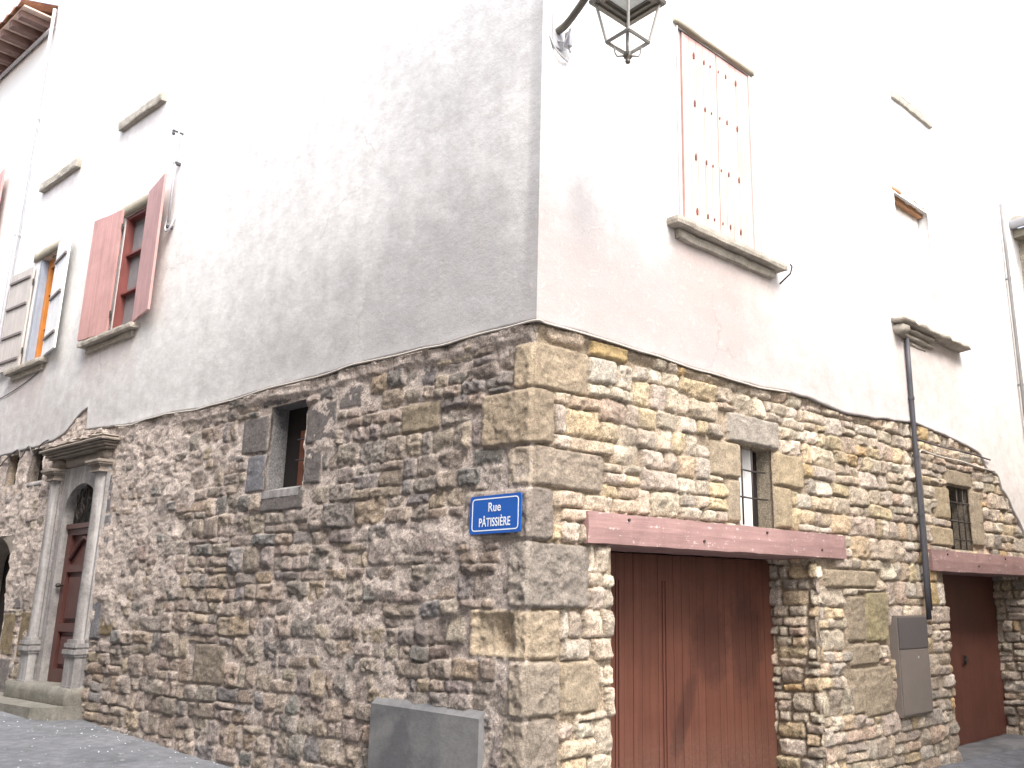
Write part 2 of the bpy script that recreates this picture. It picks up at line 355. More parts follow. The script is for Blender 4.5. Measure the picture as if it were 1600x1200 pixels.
# ------------------------------------------------------------------ sheets (height fields standing on a wall plane)
def lines(a, b, step, snap=()):
    """grid lines from a to b; step may be a function of the position"""
    out = [a]; f = step if callable(step) else (lambda x: step)
    while out[-1] < b: out.append(out[-1] + f(out[-1]))
    out[-1] = b
    if len(out) > 2 and out[-1] - out[-2] < .3 * f(b): out.pop(-2)
    out = np.array(out)
    for s in snap:
        if a < s < b:
            i = np.argmin(abs(out - s))
            if 0 < i < len(out) - 1: out[i] = s
            else: out = np.sort(np.append(out, s))
    return np.unique(out)
def sheet(name, F, us, zs, H, col, holes=(), edge=None, zmap=None, mat=None, parent=None, lip=None):
    nu, nz = len(us), len(zs)
    S, Z = np.meshgrid(us, zs, indexing='ij')
    ZZ = Z if zmap is None else zmap(S, Z)
    o, d, n = (np.array(v) for v in (F.o, F.d, F.n))
    disp = H[..., None] * n
    if edge is not None:
        for side, vec, wid in edge:      # side: 0 = first column, -1 = last
            dd = abs(S - us[side]); w = (1 - sst(0, wid, dd))[..., None]
            disp = disp * (1 - w) + vec[None, :, :] * w
    P = o + S[..., None] * d + ZZ[..., None] * np.array([0, 0, 1.0]) + disp
    V = [P.reshape(-1, 3)]; col = col if col.shape[-1] == 4 else np.concatenate([col, np.ones((nu, nz, 1))], -1); C = [col.reshape(-1, 4)]; UV = [np.stack([S, ZZ], -1).reshape(-1, 2)]
    keep = np.ones((nu - 1, nz - 1), bool)
    mu = (us[:-1] + us[1:]) / 2; mz = (zs[:-1] + zs[1:]) / 2
    idx = np.arange(nu * nz).reshape(nu, nz); quads = []; base = nu * nz
    for h in holes:
        s0, s1, z0, z1, dep = h[:5]
        keep &= ~((mu[:, None] > s0) & (mu[:, None] < s1) & (mz[None, :] > z0) & (mz[None, :] < z1))
        if dep:
            cl = lambda arr, x: int(np.clip(np.argmin(abs(arr - x)), 0, len(arr) - 1))
            i0, i1, j0, j1 = cl(us, s0), cl(us, s1), cl(zs, z0), cl(zs, z1)
            loop = [(i, j0) for i in range(i0, i1)] + [(i1, j) for j in range(j0, j1)] + [(i, j1) for i in range(i1, i0, -1)] + [(i0, j) for j in range(j1, j0, -1)]
            prev = np.array([idx[q] for q in loop]); ks = max(2, int(dep / .05))
            fr = np.array([P[q] for q in loop]); cc = np.array([col[q] for q in loop]); uu = np.array([[S[q], ZZ[q]] for q in loop])
            bk = np.array([o + us[q[0]] * d + ZZ[q] * np.array([0, 0, 1.0]) - n * dep for q in loop])
            cen = bk.mean(0)
            if len(h) > 5: cc[:, :3] = np.array(h[5])
            for k in range(1, ks + 1):
                t = k / ks; row = fr * (1 - t) + bk * t
                if 0 < k < ks:
                    nn = fbm(np.arange(len(loop)) * .35, np.full(len(loop), k * 1.7), 5 + k)[:, None]
                    dirv = (row - cen); dirv /= np.linalg.norm(dirv, axis=1)[:, None]
                    row = row + dirv * (nn * .006 + .006)
                cur = base + np.arange(len(loop)); base += len(loop)
                V.append(row); C.append(cc); UV.append(uu)
                quads.append(np.stack([prev, cur, np.roll(cur, -1), np.roll(prev, -1)], 1)); prev = cur
    a = idx[:-1, :-1][keep]; b = idx[1:, :-1][keep]; c = idx[1:, 1:][keep]; e = idx[:-1, 1:][keep]
    quads.insert(0, np.stack([a, b, c, e], 1))
    if lip:                               # returned lower edge
        cur = base + np.arange(nu); base += nu
        V.append(P[:, 0] - n * lip + np.array([0, 0, .012])); C.append(col[:, 0]); UV.append(np.stack([S[:, 0], ZZ[:, 0]], -1))
        quads.append(np.stack([idx[:-1, 0], cur[:-1], cur[1:], idx[1:, 0]], 1))
    V = np.concatenate(V); C = np.concatenate(C); UV = np.concatenate(UV); Q = np.concatenate(quads)
    # consistent facing towards +n
    q0 = quads[0][len(quads[0]) // 2]; nor = np.cross(V[q0[1]] - V[q0[0]], V[q0[3]] - V[q0[0]])
    if nor @ n < 0: Q = Q[:, ::-1]
    me = bpy.data.meshes.new(name)
    me.vertices.add(len(V)); me.vertices.foreach_set('co', V.astype(np.float32).ravel())
    me.loops.add(len(Q) * 4); me.loops.foreach_set('vertex_index', Q.astype(np.int32).ravel())
    me.polygons.add(len(Q)); me.polygons.foreach_set('loop_start', np.arange(0, len(Q) * 4, 4, dtype=np.int32))
    try: me.polygons.foreach_set('loop_total', np.full(len(Q), 4, np.int32))
    except Exception: pass
    me.polygons.foreach_set('use_smooth', np.ones(len(Q), bool))
    me.update(calc_edges=True)
    at = me.color_attributes.new('Col', 'FLOAT_COLOR', 'POINT'); at.data.foreach_set('color', C.astype(np.float32).ravel())
    uvl = me.uv_layers.new(name='UVMap'); uvl.data.foreach_set('uv', UV[Q.ravel()].astype(np.float32).ravel())
    me.validate()
    return link(name, me, mat, parent)

def gen_stones(rng, s0, s1, z0, z1, bandh, segw, th, tw, avoid=()):
    out = []; z = z0
    while z < z1:
        Hh = rng.uniform(*bandh); s = s0 - rng.uniform(0, .4)
        while s < s1:
            W = rng.uniform(*segw); nl = max(1, int(round(Hh / (th * rng.uniform(.75, 1.45)))))
            hs = np.array([rng.uniform(.6, 1.5) for _ in range(nl)]); hs = hs / hs.sum() * Hh; zz = z
            for hh in hs:
                nc = max(1, int(round(W / (tw * rng.uniform(.6, 1.6) * (1.25 if hh < .09 else 1)))))
                ws = np.array([rng.uniform(.55, 1.6) for _ in range(nc)]); ws = ws / ws.sum() * W; ss = s
                for w in ws:
                    out.append([ss, ss + w, zz, zz + hh]); ss += w
                zz += hh
            s += W
        z += Hh
    res = []
    for r in out:
        ok = True
        for a in avoid:
            if r[0] < a[1] and r[1] > a[0] and r[2] < a[3] and r[3] > a[2]:
                ov = [(a[1] - r[0]), (r[1] - a[0]), (a[3] - r[2]), (r[3] - a[2])]
                k = int(np.argmin(ov))
                if k == 0: r[0] = a[1]
                elif k == 1: r[1] = a[0]
                elif k == 2: r[2] = a[3]
                else: r[3] = a[2]
                if r[1] - r[0] < .045 or r[3] - r[2] < .035: ok = False; break
        if ok: res.append(r)
    return res

def masonry(us, zs, stones, special, pal, seed, cover, mdepth, mcol, joint=(.004, .011), bulge=.03, off=0, warp=.03, facet=.012, tilt=1.0):
    """height and colour of a rubble wall. cover(S,Z) in 0..1 lets the mortar bury the stones."""
    rng = random.Random(seed)
    S, Z = np.meshgrid(us, zs, indexing='ij')
    WS = S + warp * .6 * fbm(S / .5 + off, Z / .35, seed) + .012 * fbm(S / .12 + off, Z / .1, seed + 1)
    WZ = Z + warp * fbm(S / .7 + off, Z / .5, seed + 2) + .009 * fbm(S / .14 + off, Z / .09, seed + 3)
    en = fbm(S / .05 + off, Z / .05, seed + 4, 3)
    f1 = fbm(S / .10 + off, Z / .07, seed + 5, 4); f2 = 1 - 2 * abs(fbm(S / .13 + off, Z / .1, seed + 6, 3)); f3 = fbm(S / .03 + off, Z / .03, seed + 7, 3)
    H = np.full(S.shape, -1.0); D = np.full(S.shape, -.05); C = np.zeros(S.shape + (3,)); C[:] = mcol; G = np.ones(S.shape)
    allst = [(r, None) for r in stones] + [(q[:4], q[4]) for q in special]
    for r, sp in allst:
        pad = .07
        i0, i1 = np.searchsorted(us, (r[0] - pad, r[1] + pad)); j0, j1 = np.searchsorted(zs, (r[2] - pad, r[3] + pad))
        if i1 - i0 < 1 or j1 - j0 < 1: continue
        sl = (slice(i0, i1), slice(j0, j1))
        k = .6 if sp else 1.0
        ws = S[sl] + (WS[sl] - S[sl]) * k; wz = Z[sl] + (WZ[sl] - Z[sl]) * k
        cu, cz, hu, hz = (r[0] + r[1]) / 2, (r[2] + r[3]) / 2, (r[1] - r[0]) / 2, (r[3] - r[2]) / 2
        j = rng.uniform(*joint) if not sp else .005
        rd = (rng.uniform(.1, .4) if not sp else .16) * min(hu, hz)
        if not sp:                                     # skewed, not square
            a, b = rng.uniform(-.13, .13), rng.uniform(-.07, .07)
            ws2 = ws + (wz - cz) * a; wz = wz + (ws - cu) * b * .5; ws = ws2
        du = hu - abs(ws - cu) - j * 1.8 - .002 + en[sl] * .007 * (k + .2); dz = hz - abs(wz - cz) - j + en[sl] * .007 * (k + .2)
        qx, qy = rd - du, rd - dz
        dd = -(np.hypot(np.maximum(qx, 0), np.maximum(qy, 0)) + np.minimum(np.maximum(qx, qy), 0) - rd)
        if not sp:                                     # knocked-off corners
            for ci in range(4):
                if rng.random() < .55:
                    th = rng.uniform(.35, 1.2); sx, sz = (1, -1)[ci & 1], (1, -1)[ci >> 1]
                    m_ = math.cos(th) * hu + math.sin(th) * hz - rng.uniform(.15, .75) * min(hu, hz) * .55
                    dd = np.minimum(dd, m_ - sx * (ws - cu) * math.cos(th) - sz * (wz - cz) * math.sin(th) - j + en[sl] * .006)
        bev = (rng.uniform(.10, .30) * min(hu, hz) + .006) if not sp else .02
        p = np.clip(dd / bev, 0, 1); p = np.sqrt(1 - (1 - p) ** 2)
        pro = rng.uniform(-.014, .016) if not sp else sp.get('pro', .006)
        fa = (facet * rng.uniform(.6, 1.6)) if not sp else .005 * sp.get('rough', 1)
        h = pro + (p - 1) * (bulge if not sp else .03)
        if not sp:                                     # hewn faces: a few tilted planes meeting in ridges
            pl_ = np.full(ws.shape, 1.0)
            for _k in range(rng.choice((2, 3, 3, 4))):
                g1, g2 = rng.gauss(0, .13) * tilt, rng.gauss(0, .22) * tilt
                pl_ = np.minimum(pl_, g1 * (ws - cu - rng.uniform(-.5, .5) * hu) + g2 * (wz - cz - rng.uniform(-.5, .5) * hz) + .008)
            h = h + np.clip(pl_, -.035, .02) * (.25 + .75 * p)
        h = h + (f1[sl] * fa + f2[sl] * fa * .7 + f3[sl] * fa * .6) * (.3 + .7 * p)
        h = np.where(dd > 0, h, -1)
        if sp and sp.get('fn'): h = np.where(dd > 0, sp['fn'](S[sl], Z[sl], h), h)
        if sp:                                         # clear the ground under a dressed block
            clr = dd > -.012; H[sl] = np.where(clr, -1, H[sl])
        win = h > H[sl]
        H[sl] = np.where(win, h, H[sl]); D[sl] = np.where(win, dd, D[sl])
        if sp and 'col' in sp: c = np.array(sp['col'])
        else:
            c = np.array(rng.choices([q[0] for q in pal], [q[1] for q in pal])[0]) * rng.uniform(.84, 1.16)
            c = c * np.array([1 + rng.uniform(-.04, .04), 1, 1 + rng.uniform(-.05, .05)])
        cf = c * (1 + (.25 * f1[sl] + .28 * f3[sl]) * (.6 if sp else 1))[..., None]
        C[sl] = np.where(win[..., None], cf, C[sl]); G[sl] = np.where(win, .66 if sp else 1.0, G[sl])
    cv = cover(S, Z)
    mn = fbm(S / .16 + off, Z / .12, seed + 11, 5, .6); mf = fbm(S / .035, Z / .03, seed + 12, 3)
    dig = np.zeros(S.shape, bool)
    for r in special:
        if r[4].get('fn'): dig |= (S > r[0]) & (S < r[1] - .012) & (Z > r[2] + .012) & (Z < r[3] - .012)
    Hm = -mdepth * (1 - cv) + cv * .02 + mn * (.006 + .026 * cv) + mf * .005
    Hm = np.where(dig, -1, Hm); win = Hm > H
    mc = np.array(mcol) * (1 + .18 * mn + .1 * mf)[..., None]
    C = np.where(win[..., None], mc, C)
    G = np.where(win, 1.0, G)
    return np.maximum(H, Hm), np.concatenate([np.clip(C, .01, .95), G[..., None]], -1)

# ------------------------------------------------------------------ the corner house
house = empty('corner_house', CORNER + Vector((0, 0, -.06)), 'old corner house of grey plaster over rubble stone with red garage doors', 'house')
TOP = 13.0
KL = [0, .54, .99, 1.83, 2.3, 2.79, 3.66, 4.2, 4.78, 5.5, 5.96, 6.6, 7.2, 7.50, 7.93, 7.945, 8.15, 8.42, 8.6, 8.95, 9.4, 10, 11, 11.7]
VL = [3.64, 3.65, 3.635, 3.665, 3.66, 3.65, 3.655, 3.64, 3.62, 3.66, 3.67, 3.66, 3.70, 3.72, 3.74, 4.05, 4.00, 3.86, 3.78, 3.72, 3.69, 3.69, 3.69, 3.69]
KR = [0, .55, 1.14, 1.99, 2.78, 3.3, 3.68, 4.2, 4.57, 5.2, 6.11, 7.0, 7.8, 7.95, 8.12, 8.5, 8.56, 8.75, 8.9, 9.1, 9.26, 9.6, 10.4]
VR = [3.64, 3.645, 3.63, 3.61, 3.605, 3.64, 3.64, 3.60, 3.59, 3.64, 3.72, 3.66, 3.58, 3.53, 3.36, 3.30, 3.12, 3.02, 2.85, 2.68, 2.5, 2.42, 2.4]
zbL = lambda s: np.interp(s, KL, VL) + .012 * fbm(np.asarray(s) / .25, np.asarray(s) * 0, 3)
zbR = lambda s: np.interp(s, KR, VR) + .014 * fbm(np.asarray(s) / .22, np.asarray(s) * 0, 4)
def corner_vec(hl, hr):
    A = np.array([[nL.x, nL.y], [nR.x, nR.y]]); xy = np.linalg.solve(A, np.stack([hl, hr]))
    return np.stack([xy[0], xy[1], np.zeros_like(xy[0])], 1)

# openings (s0, s1, z0, z1, depth of reveal)
PLAST_HOLES_L = [(6.90, 7.60, 4.99, 6.60, .03), (9.75, 10.48, 5.05, 6.70, .12), (6.95, 7.75, 8.18, 9.85, .02), (9.70, 10.60, 8.10, 9.75, .02)]
PLAST_HOLES_R = [(1.66, 2.84, 4.97, 7.0, .10), (5.98, 6.92, 4.98, 6.76, .18), (6.15, 7.15, 8.28, 9.7, .02)]
BASE_HOLES_L = [(2.96, 3.60, 2.63, 3.47, .21, lin(132, 131, 132)), (7.20, 8.40, .30, 3.30, .12), (9.19, 9.66, 3.21, 3.66, .10, lin(120, 112, 104)), (10.13, 10.56, 3.22, 3.66, .10, lin(168, 154, 136)), (9.86, 11.2, -.2, 2.5, .35, lin(140, 132, 124))]
BASE_HOLES_R = [(2.53, 3.06, 2.28, 3.03, .22, lin(158, 148, 132)), (.84, 3.70, -.5, 2.02, 0), (6.92, 7.56, 2.24, 3.04, .28, lin(140, 130, 116)), (6.60, 9.30, -.6, 2.0, 0)]

def plaster_wall(F, us_end, zb, holes, seed, dirt, warm, part_label):
    snap_u = [q for h in holes for q in h[:2]]; snap_z = [q for h in holes for q in h[2:4]]
    us = lines(0, us_end, lambda s: .03 + .004 * s, snap_u); zs = lines(3.65, TOP, lambda z: .03 + .008 * (z - 3.65), [4.6] + snap_z)
    def zmap(S, Z):
        b = zb(S); return np.where(Z < 4.6, b + (Z - 3.65) / .95 * (4.6 - b), Z)
    S, Z = np.meshgrid(us, zs, indexing='ij'); ZZ = zmap(S, Z)
    H = .026 + .009 * fbm(S / .9, ZZ / .9, seed, 4) + .003 * fbm(S / .15, ZZ / .15, seed + 3, 3)
    H += .010 * sst(.10, 0, ZZ - zb(S)) * (.5 + .5 * fbm(S / .3, ZZ * 0, seed + 5))          # curled lower edge
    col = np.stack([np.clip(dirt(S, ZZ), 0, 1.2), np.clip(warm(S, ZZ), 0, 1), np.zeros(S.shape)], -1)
    cz = .028 + .010 * fbm(zs / .6, zs * 0, 77, 4) - .004 * abs(fbm(zs / .12, zs * 0, 78, 3))
    o = sheet('wall', F, us, zs, H, col, holes, [(0, corner_vec(cz, cz), .10)], zmap, M['plaster'], house, lip=.05)
    o['label'] = part_label
    return o
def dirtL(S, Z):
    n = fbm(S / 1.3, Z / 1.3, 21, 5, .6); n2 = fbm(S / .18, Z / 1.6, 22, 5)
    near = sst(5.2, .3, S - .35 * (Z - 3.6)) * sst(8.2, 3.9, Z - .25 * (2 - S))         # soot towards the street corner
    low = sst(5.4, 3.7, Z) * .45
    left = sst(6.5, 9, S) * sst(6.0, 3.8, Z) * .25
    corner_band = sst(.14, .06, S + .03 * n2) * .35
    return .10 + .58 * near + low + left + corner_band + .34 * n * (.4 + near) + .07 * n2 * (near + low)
def warmL(S, Z):
    w = 0
    for a, b, zt in ((6.75, 8.35, 4.85), (9.6, 11.0, 4.85), (6.8, 8.15, 8.0), (9.4, 10.95, 7.92)):
        w = w + sst(a - .1, a + .1, S) * sst(b + .1, b - .1, S) * sst(zt - .8, zt, Z) * (Z < zt + .1) * .45
    return w + .12 * sst(6, 10, S) * sst(5.5, 4, Z)
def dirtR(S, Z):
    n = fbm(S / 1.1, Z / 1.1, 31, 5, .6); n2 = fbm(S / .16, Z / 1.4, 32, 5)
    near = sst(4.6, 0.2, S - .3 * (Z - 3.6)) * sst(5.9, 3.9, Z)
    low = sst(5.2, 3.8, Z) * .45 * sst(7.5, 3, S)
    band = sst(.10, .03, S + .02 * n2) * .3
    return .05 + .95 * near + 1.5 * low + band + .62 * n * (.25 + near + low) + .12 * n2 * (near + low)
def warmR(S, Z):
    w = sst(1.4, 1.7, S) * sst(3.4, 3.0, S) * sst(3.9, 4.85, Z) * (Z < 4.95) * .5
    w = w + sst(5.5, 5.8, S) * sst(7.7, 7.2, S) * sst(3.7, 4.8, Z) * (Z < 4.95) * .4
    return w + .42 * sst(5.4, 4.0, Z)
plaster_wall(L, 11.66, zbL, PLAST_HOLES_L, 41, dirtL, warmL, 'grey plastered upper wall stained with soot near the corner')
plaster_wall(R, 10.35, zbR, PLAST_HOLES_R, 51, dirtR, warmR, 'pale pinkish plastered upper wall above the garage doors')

# --- rubble base
QU = [  # z0, z1, reach along left wall, reach along right wall, colour
    (3.15, 3.50, .23, .55, lin(180, 165, 138)), (2.725, 3.145, .56, .20, lin(166, 152, 128)), (2.415, 2.715, .27, .73, lin(172, 160, 140)),
    (2.03, 2.405, .72, .20, lin(150, 141, 128)), (1.555, 2.02, .23, .57, lin(160, 152, 138)), (1.205, 1.545, .62, .29, lin(186, 171, 144)),
    (.825, 1.195, .20, .29, lin(168, 157, 138)), (.36, .815, .25, .29, lin(160, 150, 133)), (-.1, .35, .24, .5, lin(154, 146, 132))]
def edge_h(z, which):
    h = np.full(z.shape, -.03)
    for i, q in enumerate(QU):
        d = np.minimum(z - q[0], q[1] - z) - .004
        p = np.clip(d / .02, 0, 1); h = np.where(d > 0, np.maximum(h, -.03 + .028 * np.sqrt(1 - (1 - p) ** 2) + .01 * math.sin(i * 2.3)), h)
    h = np.where(z > 3.5, -.015, h)
    return h + .008 * fbm(z / .08, z * 0 + which, 91, 4) - .006
def niche(S, Z, h):       # hollow worn into the sixth quoin
    w = sst(.61, .50, S) * sst(.12, .26, S) * sst(1.54, 1.47, Z) * sst(1.20, 1.30, Z)
    return h - w * (.035 + .045 * sst(.37, .31, S - .18 * (Z - 1.3))) - .006 * fbm(S / .06, Z / .09, 8)
def patch(S, Z, h):
    return h
palL_old = [(lin(146, 134, 118), 5), (lin(132, 124, 114), 4), (lin(158, 144, 122), 3), (lin(120, 116, 112), 2), (lin(166, 150, 124), 2), (lin(150, 132, 112), 2)]
palL = [(lin(155, 144, 135), 5), (lin(146, 137, 131), 5), (lin(164, 152, 140), 3), (lin(135, 131, 128), 2), (lin(165, 151, 134), 1.5), (lin(155, 141, 131), 2)]
palR = [(lin(199, 184, 166), 5), (lin(191, 178, 163), 4), (lin(208, 196, 179), 4), (lin(200, 181, 152), 2), (lin(180, 168, 154), 3), (lin(194, 168, 128), .4), (lin(194, 175, 155), 2)]
palR_old = [(lin(188, 174, 150), 5), (lin(176, 166, 150), 4), (lin(198, 186, 166), 4), (lin(194, 172, 130), 2), (lin(166, 154, 136), 3), (lin(186, 152, 98), 1), (lin(180, 160, 138), 2)]
mcolL = lin(194, 182, 174); mcolR = lin(170, 155, 136)

def stone_base(F, us_end, zb, holes, quoin_ix, extra, pal, seed, cover, mdepth, mcol, gen, which, label, edges=(), mkw={}):
    us = lines(0, us_end, lambda s: .0105 + .0022 * s, [q for h in holes for q in h[:2]])
    zs = lines(-.6, 4.12, .0125, [q for h in holes for q in h[2:4]])
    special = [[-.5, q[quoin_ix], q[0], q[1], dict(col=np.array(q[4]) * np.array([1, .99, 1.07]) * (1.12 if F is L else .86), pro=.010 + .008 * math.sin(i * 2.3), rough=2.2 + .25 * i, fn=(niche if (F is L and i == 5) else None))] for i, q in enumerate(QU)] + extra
    avoid = [q[:4] for q in special] + [[h[0], h[1], h[2], h[3]] for h in holes]
    rng = random.Random(seed)
    stones = gen_stones(rng, 0, us_end, -.6, 3.75, *gen, avoid)
    H, C = masonry(us, zs, stones, special, pal, seed, cover, mdepth, mcol, **mkw)
    S, Z = np.meshgrid(us, zs, indexing='ij')
    H = np.where(Z > zb(S) - .005, np.minimum(H, -.012), H)
    vec = corner_vec(edge_h(zs, 0), edge_h(zs, 1))
    o = sheet('stone_base', F, us, zs, H, C, holes, [(0, vec, .05)], None, M['masonry'], house)
    o['label'] = label
    return o
def coverL(S, Z):
    n = fbm(S / .9, Z / .7, 61, 5, .6)
    band = sst(zbL(S) - .16, zbL(S) - .07, Z)
    leftp = sst(4.2, 5.6, S + .6 * n) * sst(1.1, 2.0, Z + .5 * n)
    ctr = sst(.42, .62, fbm(S / 1.0 + 3, Z / .6, 62, 4) + .5) * .5
    mid = sst(1.2, 1.7, Z) * sst(2.5, 2.1, Z) * sst(.0, .35, n) * .5
    return np.clip(.20 + .34 * n + .62 * leftp + ctr * .6 + mid * .8 + band * .9, 0, 1.1)
def coverR(S, Z):
    n = fbm(S / .8, Z / .7, 71, 5, .6)
    band = sst(zbR(S) - .09, zbR(S) - .03, Z)
    far = sst(7.6, 8.6, S) * .3
    low = sst(1.2, .4, Z) * .15
    return np.clip(.0 + .10 * n + band * .7 + far * .4 + low, 0, 1)
cg = np.array(lin(118, 113, 111)); cb = np.array(lin(136, 122, 98)); cbl = np.array(lin(124, 124, 129))
exL = [  # dressed blocks about the small window and the door
    [3.60, 4.09, 3.02, 3.40, dict(col=cg * .95, pro=.004)], [3.60, 3.95, 2.63, 3.01, dict(col=cbl, pro=.002)], [2.46, 2.95, 3.02, 3.40, dict(col=cg * .95, pro=.004)],
    [2.66, 2.95, 2.64, 3.0, dict(col=cg * .9, pro=-.004)], [2.90, 3.64, 2.42, 2.62, dict(col=cg * .95, pro=.006)], [2.80, 3.75, 3.48, 3.62, dict(col=cg * .85, pro=-.002)],
    [2.1, 2.45, 3.28, 3.5, dict(col=cg, pro=.0)], [1.05, 1.55, 2.95, 3.2, dict(col=np.array(lin(150, 138, 120)), pro=.006, rough=2)],
    [6.42, 6.92, 1.62, 2.0, dict(col=cb, pro=.0)], [6.50, 6.98, 1.22, 1.60, dict(col=cb * .92, pro=.0)], [6.5, 6.95, 2.02, 2.55, dict(col=cb * 1.05, pro=-.006)],
    [8.80, 9.05, 1.5, 2.35, dict(col=cb, pro=-.004)], [8.85, 9.25, .9, 1.48, dict(col=cb * .9, pro=-.004)], [9.3, 9.82, 1.5, 2.1, dict(col=cg * 1.1, pro=0)], [9.4, 9.84, .9, 1.46, dict(col=cb * .95, pro=0)], [9.35, 9.84, .3, .88, dict(col=cg * 1.1, pro=0)],
    [6.84, 7.06, 2.02, 2.62, dict(col=cbl, pro=.014, rough=.3)], [6.80, 7.06, 1.18, 1.62, dict(col=cbl, pro=.014, rough=.3)], [6.92, 7.06, 2.63, 3.1, dict(col=cbl, pro=.012, rough=.3)], [8.69, 8.86, 1.9, 2.6, dict(col=cbl, pro=.012, rough=.3)], [8.69, 8.84, 1.2, 1.88, dict(col=cbl * .9, pro=.012, rough=.3)],
    [4.0, 4.6, .82, 1.2, dict(col=np.array(lin(140, 130, 118)), pro=.006, rough=2)]]
c3 = np.array(lin(170, 156, 136)); c4 = np.array(lin(178, 162, 136)); c5 = np.array(lin(188, 164, 120))
exR = [
    [2.32, 3.15, 3.035, 3.32, dict(col=np.array(lin(170, 162, 152)), pro=.010, rough=1.6)], [2.06, 2.52, 2.70, 3.02, dict(col=c3, pro=.006)], [3.07, 3.56, 2.69, 3.02, dict(col=c4, pro=.012)], [3.07, 3.33, 2.29, 2.68, dict(col=c4, pro=.008)],
    [2.30, 2.52, 2.30, 2.69, dict(col=c3, pro=-.01)], [.56, 1.0, 3.50, 3.63, dict(col=c5 * .95, pro=.01, rough=2)],
    [4.28, 4.62, 1.20, 1.66, dict(col=c3 * .9, pro=.004, rough=2)], [4.64, 5.12, 1.18, 1.70, dict(col=np.array(lin(166, 154, 122)), pro=.004, rough=2)], [4.30, 4.86, .96, 1.18, dict(col=c3, pro=.006, rough=2)], [4.55, 5.13, .45, .94, dict(col=c3, pro=.006, rough=2)], [4.30, 4.53, .5, .94, dict(col=c3, pro=.0, rough=2)],
    [.30, .68, .825, 1.19, dict(col=c3 * .98, pro=.006, rough=2)], [3.9, 4.9, 1.74, 1.92, dict(col=c3, pro=.008, rough=2)],
    [6.86, 7.62, 3.05, 3.26, dict(col=c3 * .9, pro=.0)], [7.57, 7.90, 2.3, 3.03, dict(col=c3, pro=.004)], [6.5, 6.91, 2.6, 3.0, dict(col=c4, pro=.004)], [6.3, 6.91, 2.26, 2.5, dict(col=c4 * 1.08, pro=.01)],
    [5.08, 5.14, .45, 1.46, dict(col=mcolR, pro=-.01)]]
def jamb_fun(z, k):
    b = np.floor(z / .155 + .35 * np.sin(k * 2.1 + z)); return .014 * _h(b, b * 0 + k, 17) + .008 * fbm(z / .09, z * 0 + k, 19, 4)
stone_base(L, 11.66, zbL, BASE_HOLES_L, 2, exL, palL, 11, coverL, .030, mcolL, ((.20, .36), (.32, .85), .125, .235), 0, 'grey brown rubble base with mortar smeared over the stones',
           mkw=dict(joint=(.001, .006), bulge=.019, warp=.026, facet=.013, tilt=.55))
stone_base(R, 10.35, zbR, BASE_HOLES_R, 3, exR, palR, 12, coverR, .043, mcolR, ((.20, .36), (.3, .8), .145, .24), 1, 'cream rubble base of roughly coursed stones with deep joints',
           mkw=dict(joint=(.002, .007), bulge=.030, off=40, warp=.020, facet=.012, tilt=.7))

# --- garage reveals in the same rubble
def reveal(F, s_j, depth, z0, z1, seed, label):
    G = Frame(F.p(s_j, 0), -F.n, -F.d)
    us = lines(0, depth, .012); zs = lines(z0, z1, .0125)
    rng = random.Random(seed)
    st = gen_stones(rng, -.05, depth, z0, z1, (.22, .32), (.25, .5), .12, .21)
    pal = [(np.array(c) * .92, w) for c, w in palR]
    H, C = masonry(us, zs, st, [], pal, seed, lambda S, Z: .12 + 0 * S, .045, mcolR, off=70, bulge=.03, facet=.010, warp=.03)
    hR_, hr_ = jamb_fun(zs, 1), jamb_fun(zs, 2) * 1.3
    vec = hR_[:, None] * np.array(F.n) + hr_[:, None] * np.array(-F.d)
    o = sheet('jamb', G, us, zs, H, C, (), [(0, vec, .05)], None, M['masonry'], house)
    o['label'] = label
reveal(R, 3.70, .60, -.6, 2.02, 21, 'stone side wall of the wider garage opening')
reveal(R, 9.30, .56, -.6, 2.0, 22, 'stone side wall of the far garage opening')
# other sides of the openings (facing away) and ceilings behind the beams, plus a dark back so no light leaks
def shell(F, s0, s1, z0, z1, d0, d1, name, mat, parent):
    bm = bmesh.new()
    a = [F.p(s0, z0, -d0), F.p(s0, z1, -d0), F.p(s1, z1, -d0), F.p(s1, z0, -d0)]; b = [F.p(s0, z0, -d1), F.p(s0, z1, -d1), F.p(s1, z1, -d1), F.p(s1, z0, -d1)]
    va = [bm.verts.new(p) for p in a]; vb = [bm.verts.new(p) for p in b]
    for i in range(4): bm.faces.new((va[i], va[(i + 1) % 4], vb[(i + 1) % 4], vb[i]))
    bm.faces.new(vb)
    return finish(bm, name, mat, parent)

# --- garage doors and beams
def board_mesh(bm, F, s0, s1, z0, z1, n, w, gap=.006, th=.03, rng=None):
    s = s0
    while s < s1 - .01:
        e = min(s1, s + w * (rng.uniform(.9, 1.1) if rng else 1))
        if s1 - e < .03: e = s1
        box(bm, F, s + gap / 2, e - gap / 2, z0, z1, n - th, n + (rng.uniform(-.002, .002) if rng else 0)); s = e
def uv_from_frame(o, F):
    me = o.data; uv = me.uv_layers.new(name='UVMap'); r = o.parent
    while r.parent: r = r.parent
    co = np.empty(len(me.vertices) * 3, np.float32); me.vertices.foreach_get('co', co); co = co.reshape(-1, 3) + np.array(r.location)
    q = co - np.array(F.o); a = np.stack([q @ np.array(F.d), q[:, 2]], 1)
    li = np.empty(len(me.loops), np.int32); me.loops.foreach_get('vertex_index', li); uv.data.foreach_set('uv', a[li].astype(np.float32).ravel())
rb = random.Random(3)
bm = bmesh.new(); board_mesh(bm, R, .80, 3.76, -.3, 2.01, -.56, .105, .0035, .04, rb)
box(bm, R, .80, 3.76, -.3, 2.01, -.64, -.602)
g1 = finish(bm, 'garage_door', M['gdoorwet'], house, bevel=.003); uv_from_frame(g1, R); g1['label'] = 'wide oxblood board garage door with a dark damp stain'
